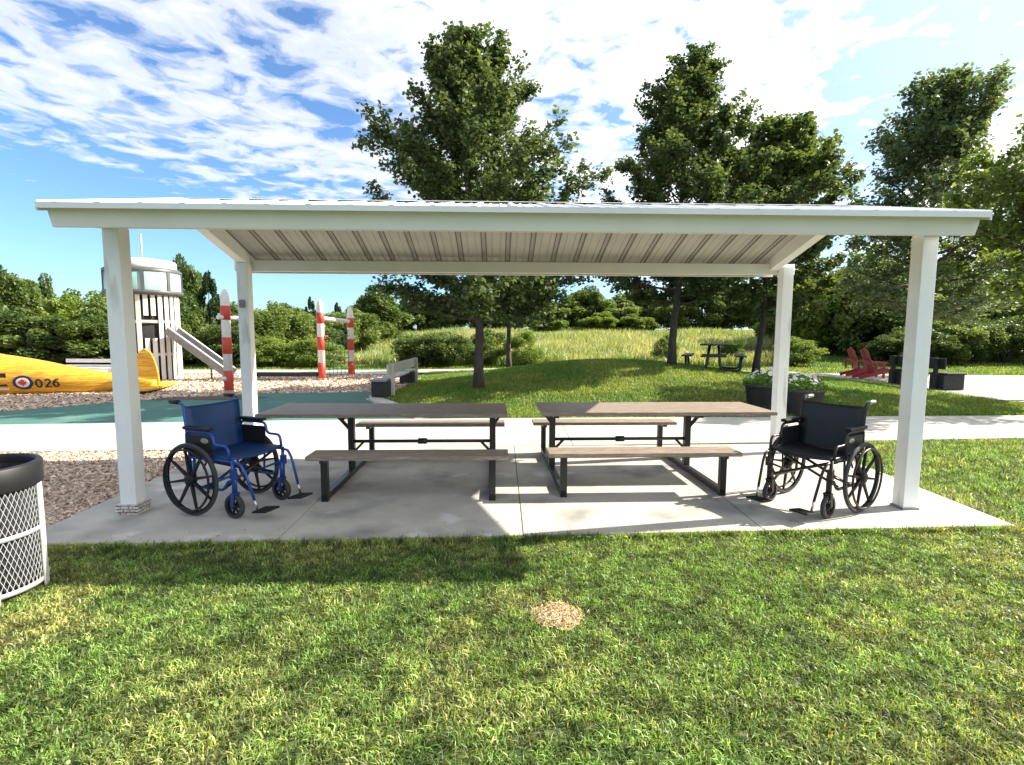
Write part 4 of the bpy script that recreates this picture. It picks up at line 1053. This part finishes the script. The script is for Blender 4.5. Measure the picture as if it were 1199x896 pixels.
# ------------------------------------------------------------------ benches
def box_bench(loc, rz, L, boxw, boxh, backh, label, pale, boxl):
    """local x along the seat, +y is the backrest side"""
    t = empty('planter_box_bench', loc, rz, label, 'bench', 'benches with boxed ends')
    for s in (-1, 1):
        xb = s*(L/2-boxl/2)
        b = MB().box(xb-boxl/2, xb+boxl/2, -boxw/2, boxw/2, 0, boxh).build('end_box', M['darkbox'], t, .01)
        MB().box(xb-boxl/2-.03, xb+boxl/2+.03, -boxw/2-.03, boxw/2-.06, boxh+.002, boxh+.05).build('cap', M['greybox'] if pale else M['darkbox'], b, .008)
        MB().box(xb-.05, xb+.05, boxw/2+.002, boxw/2+.085, 0, backh).build('back_post', M['greywood'] if pale else M['darkbox'], t, .008)
    for k in range(3):
        MB().box(-L/2+boxl+.04, L/2-boxl-.04, -boxw/2+.02+k*(boxw-.1)/3, -boxw/2+(k+1)*(boxw-.1)/3, boxh-.02, boxh+.03).build('seat_slat', M['greywood'] if pale else M['darkbox'], t, .006)
    MB().box(-L/2, L/2, boxw/2-.04, boxw/2-.001, boxh+.16, backh).build('backrest', M['greywood'] if pale else M['darkbox'], t, .008)
    return t
box_bench((-3.2, 14.25, T(-3.2, 14.2)+.03), R(90-180), 3.7, .42, .36, .78, 'pale backed bench with dark boxed ends facing the playground, left of the lone maple', True, .55)
box_bench((12.72, 15.85, T(12.6, 15.9)+.04), R(92), 2.1, .62, .44, .92, 'dark grey boxed bench beside the red chairs, behind the front right post', False, .5)
wb = empty('slatted_bench', (-16.4, 20.0, 0), 0, 'white slatted bench behind the yellow aeroplane', 'bench')
for z in (.28, .50): MB().box(-1.1, 1.1, .18, .22, z-.07, z+.07).build('back_slat', M['whitepaint'], wb, .008)
MB().box(-1.1, 1.1, -.22, .17, .20, .24).build('seat', M['whitepaint'], wb, .008)
for x in (-.85, .85): MB().box(x-.04, x+.04, -.18, .26, -.05, .2).build('leg', M['whitepaint'], wb)

# ------------------------------------------------------------------ red garden chairs
def adirondack(loc, rz, label):
    t = empty('garden_chair', loc, rz, label, 'garden chair', 'red garden chairs')
    m_ = M['redplastic']
    for i in range(5):   # fan of back slats, chair faces +x
        y = -.24+i*.12; h = 1.02-.05*abs(i-2)
        MB().bar((.0, y*.85, .22), (-.30, y*1.1, h+.1), .122, .03, (1, 0, .4)).build('back_slat', m_, t, .006)
    for i in range(5):
        x = .02+i*.105; MB().box(x, x+.095, -.27, .27, .255+.026*i, .28+.026*i).build('seat_slat', m_, t, .005)
    for s in (-1, 1):
        MB().box(.48, .56, s*.30-.02, s*.30+.02, 0, .58).build('front_leg', m_, t, .005)
        MB().bar((.56, s*.275, .36), (-.52, s*.275, .05), .03, .12).build('rear_leg', m_, t, .005)
        MB().box(-.36, .62, s*.34-.07, s*.34+.07, .58, .605).build('armrest', m_, t, .006)
        MB().bar((-.30, s*.30, .30), (-.33, s*.32, .58), .05, .03).build('arm_support', m_, t)
    MB().box(-.30, -.26, -.30, .30, .60, .68).build('back_rail', m_, t)
    return t
adirondack((13.05, 18.65, T(13, 18.6)+.05), R(-12), 'nearer red slatted garden chair, next to the dark boxed bench')
adirondack((13.45, 20.0, T(13.4, 20)+.05), R(-12), 'farther red slatted garden chair, left of its twin')

# ------------------------------------------------------------------ distant picnic table on the mound
ft = empty('picnic_table', (6.30, 16.1, T(6.30, 16.1)-.03), R(68), 'weathered dark picnic table on the mound between two maple trunks', 'picnic table'); ft.scale = (1.05, 1.05, 1.1)
m = MB()
for i in range(5): m.box(-.9, .9, -.38+i*.152, -.24+i*.152, .72, .76)
m.build('tabletop', M['darkbox'], ft, .005)
for s in (-1, 1): MB().box(-.9, .9, s*.72-.14, s*.72+.14, .42, .46).build('bench_seat', M['darkbox'], ft, .005)
for x in (-.6, .6):
    for s in (-1, 1):
        MB().tube(fillet([(x, s*.12, .72), (x, s*.20, .06), (x, s*.72, .04), (x, s*.76, .42)], .12), .035, 8).build('leg', M['black'], ft)
    MB().box(x-.03, x+.03, -.35, .35, .40, .45).build('brace', M['black'], ft)

# ------------------------------------------------------------------ render defaults
sc.render.engine = 'CYCLES'
sc.cycles.use_denoising = True
sc.cycles.max_bounces = 8
sc.render.resolution_x = 1024; sc.render.resolution_y = 765
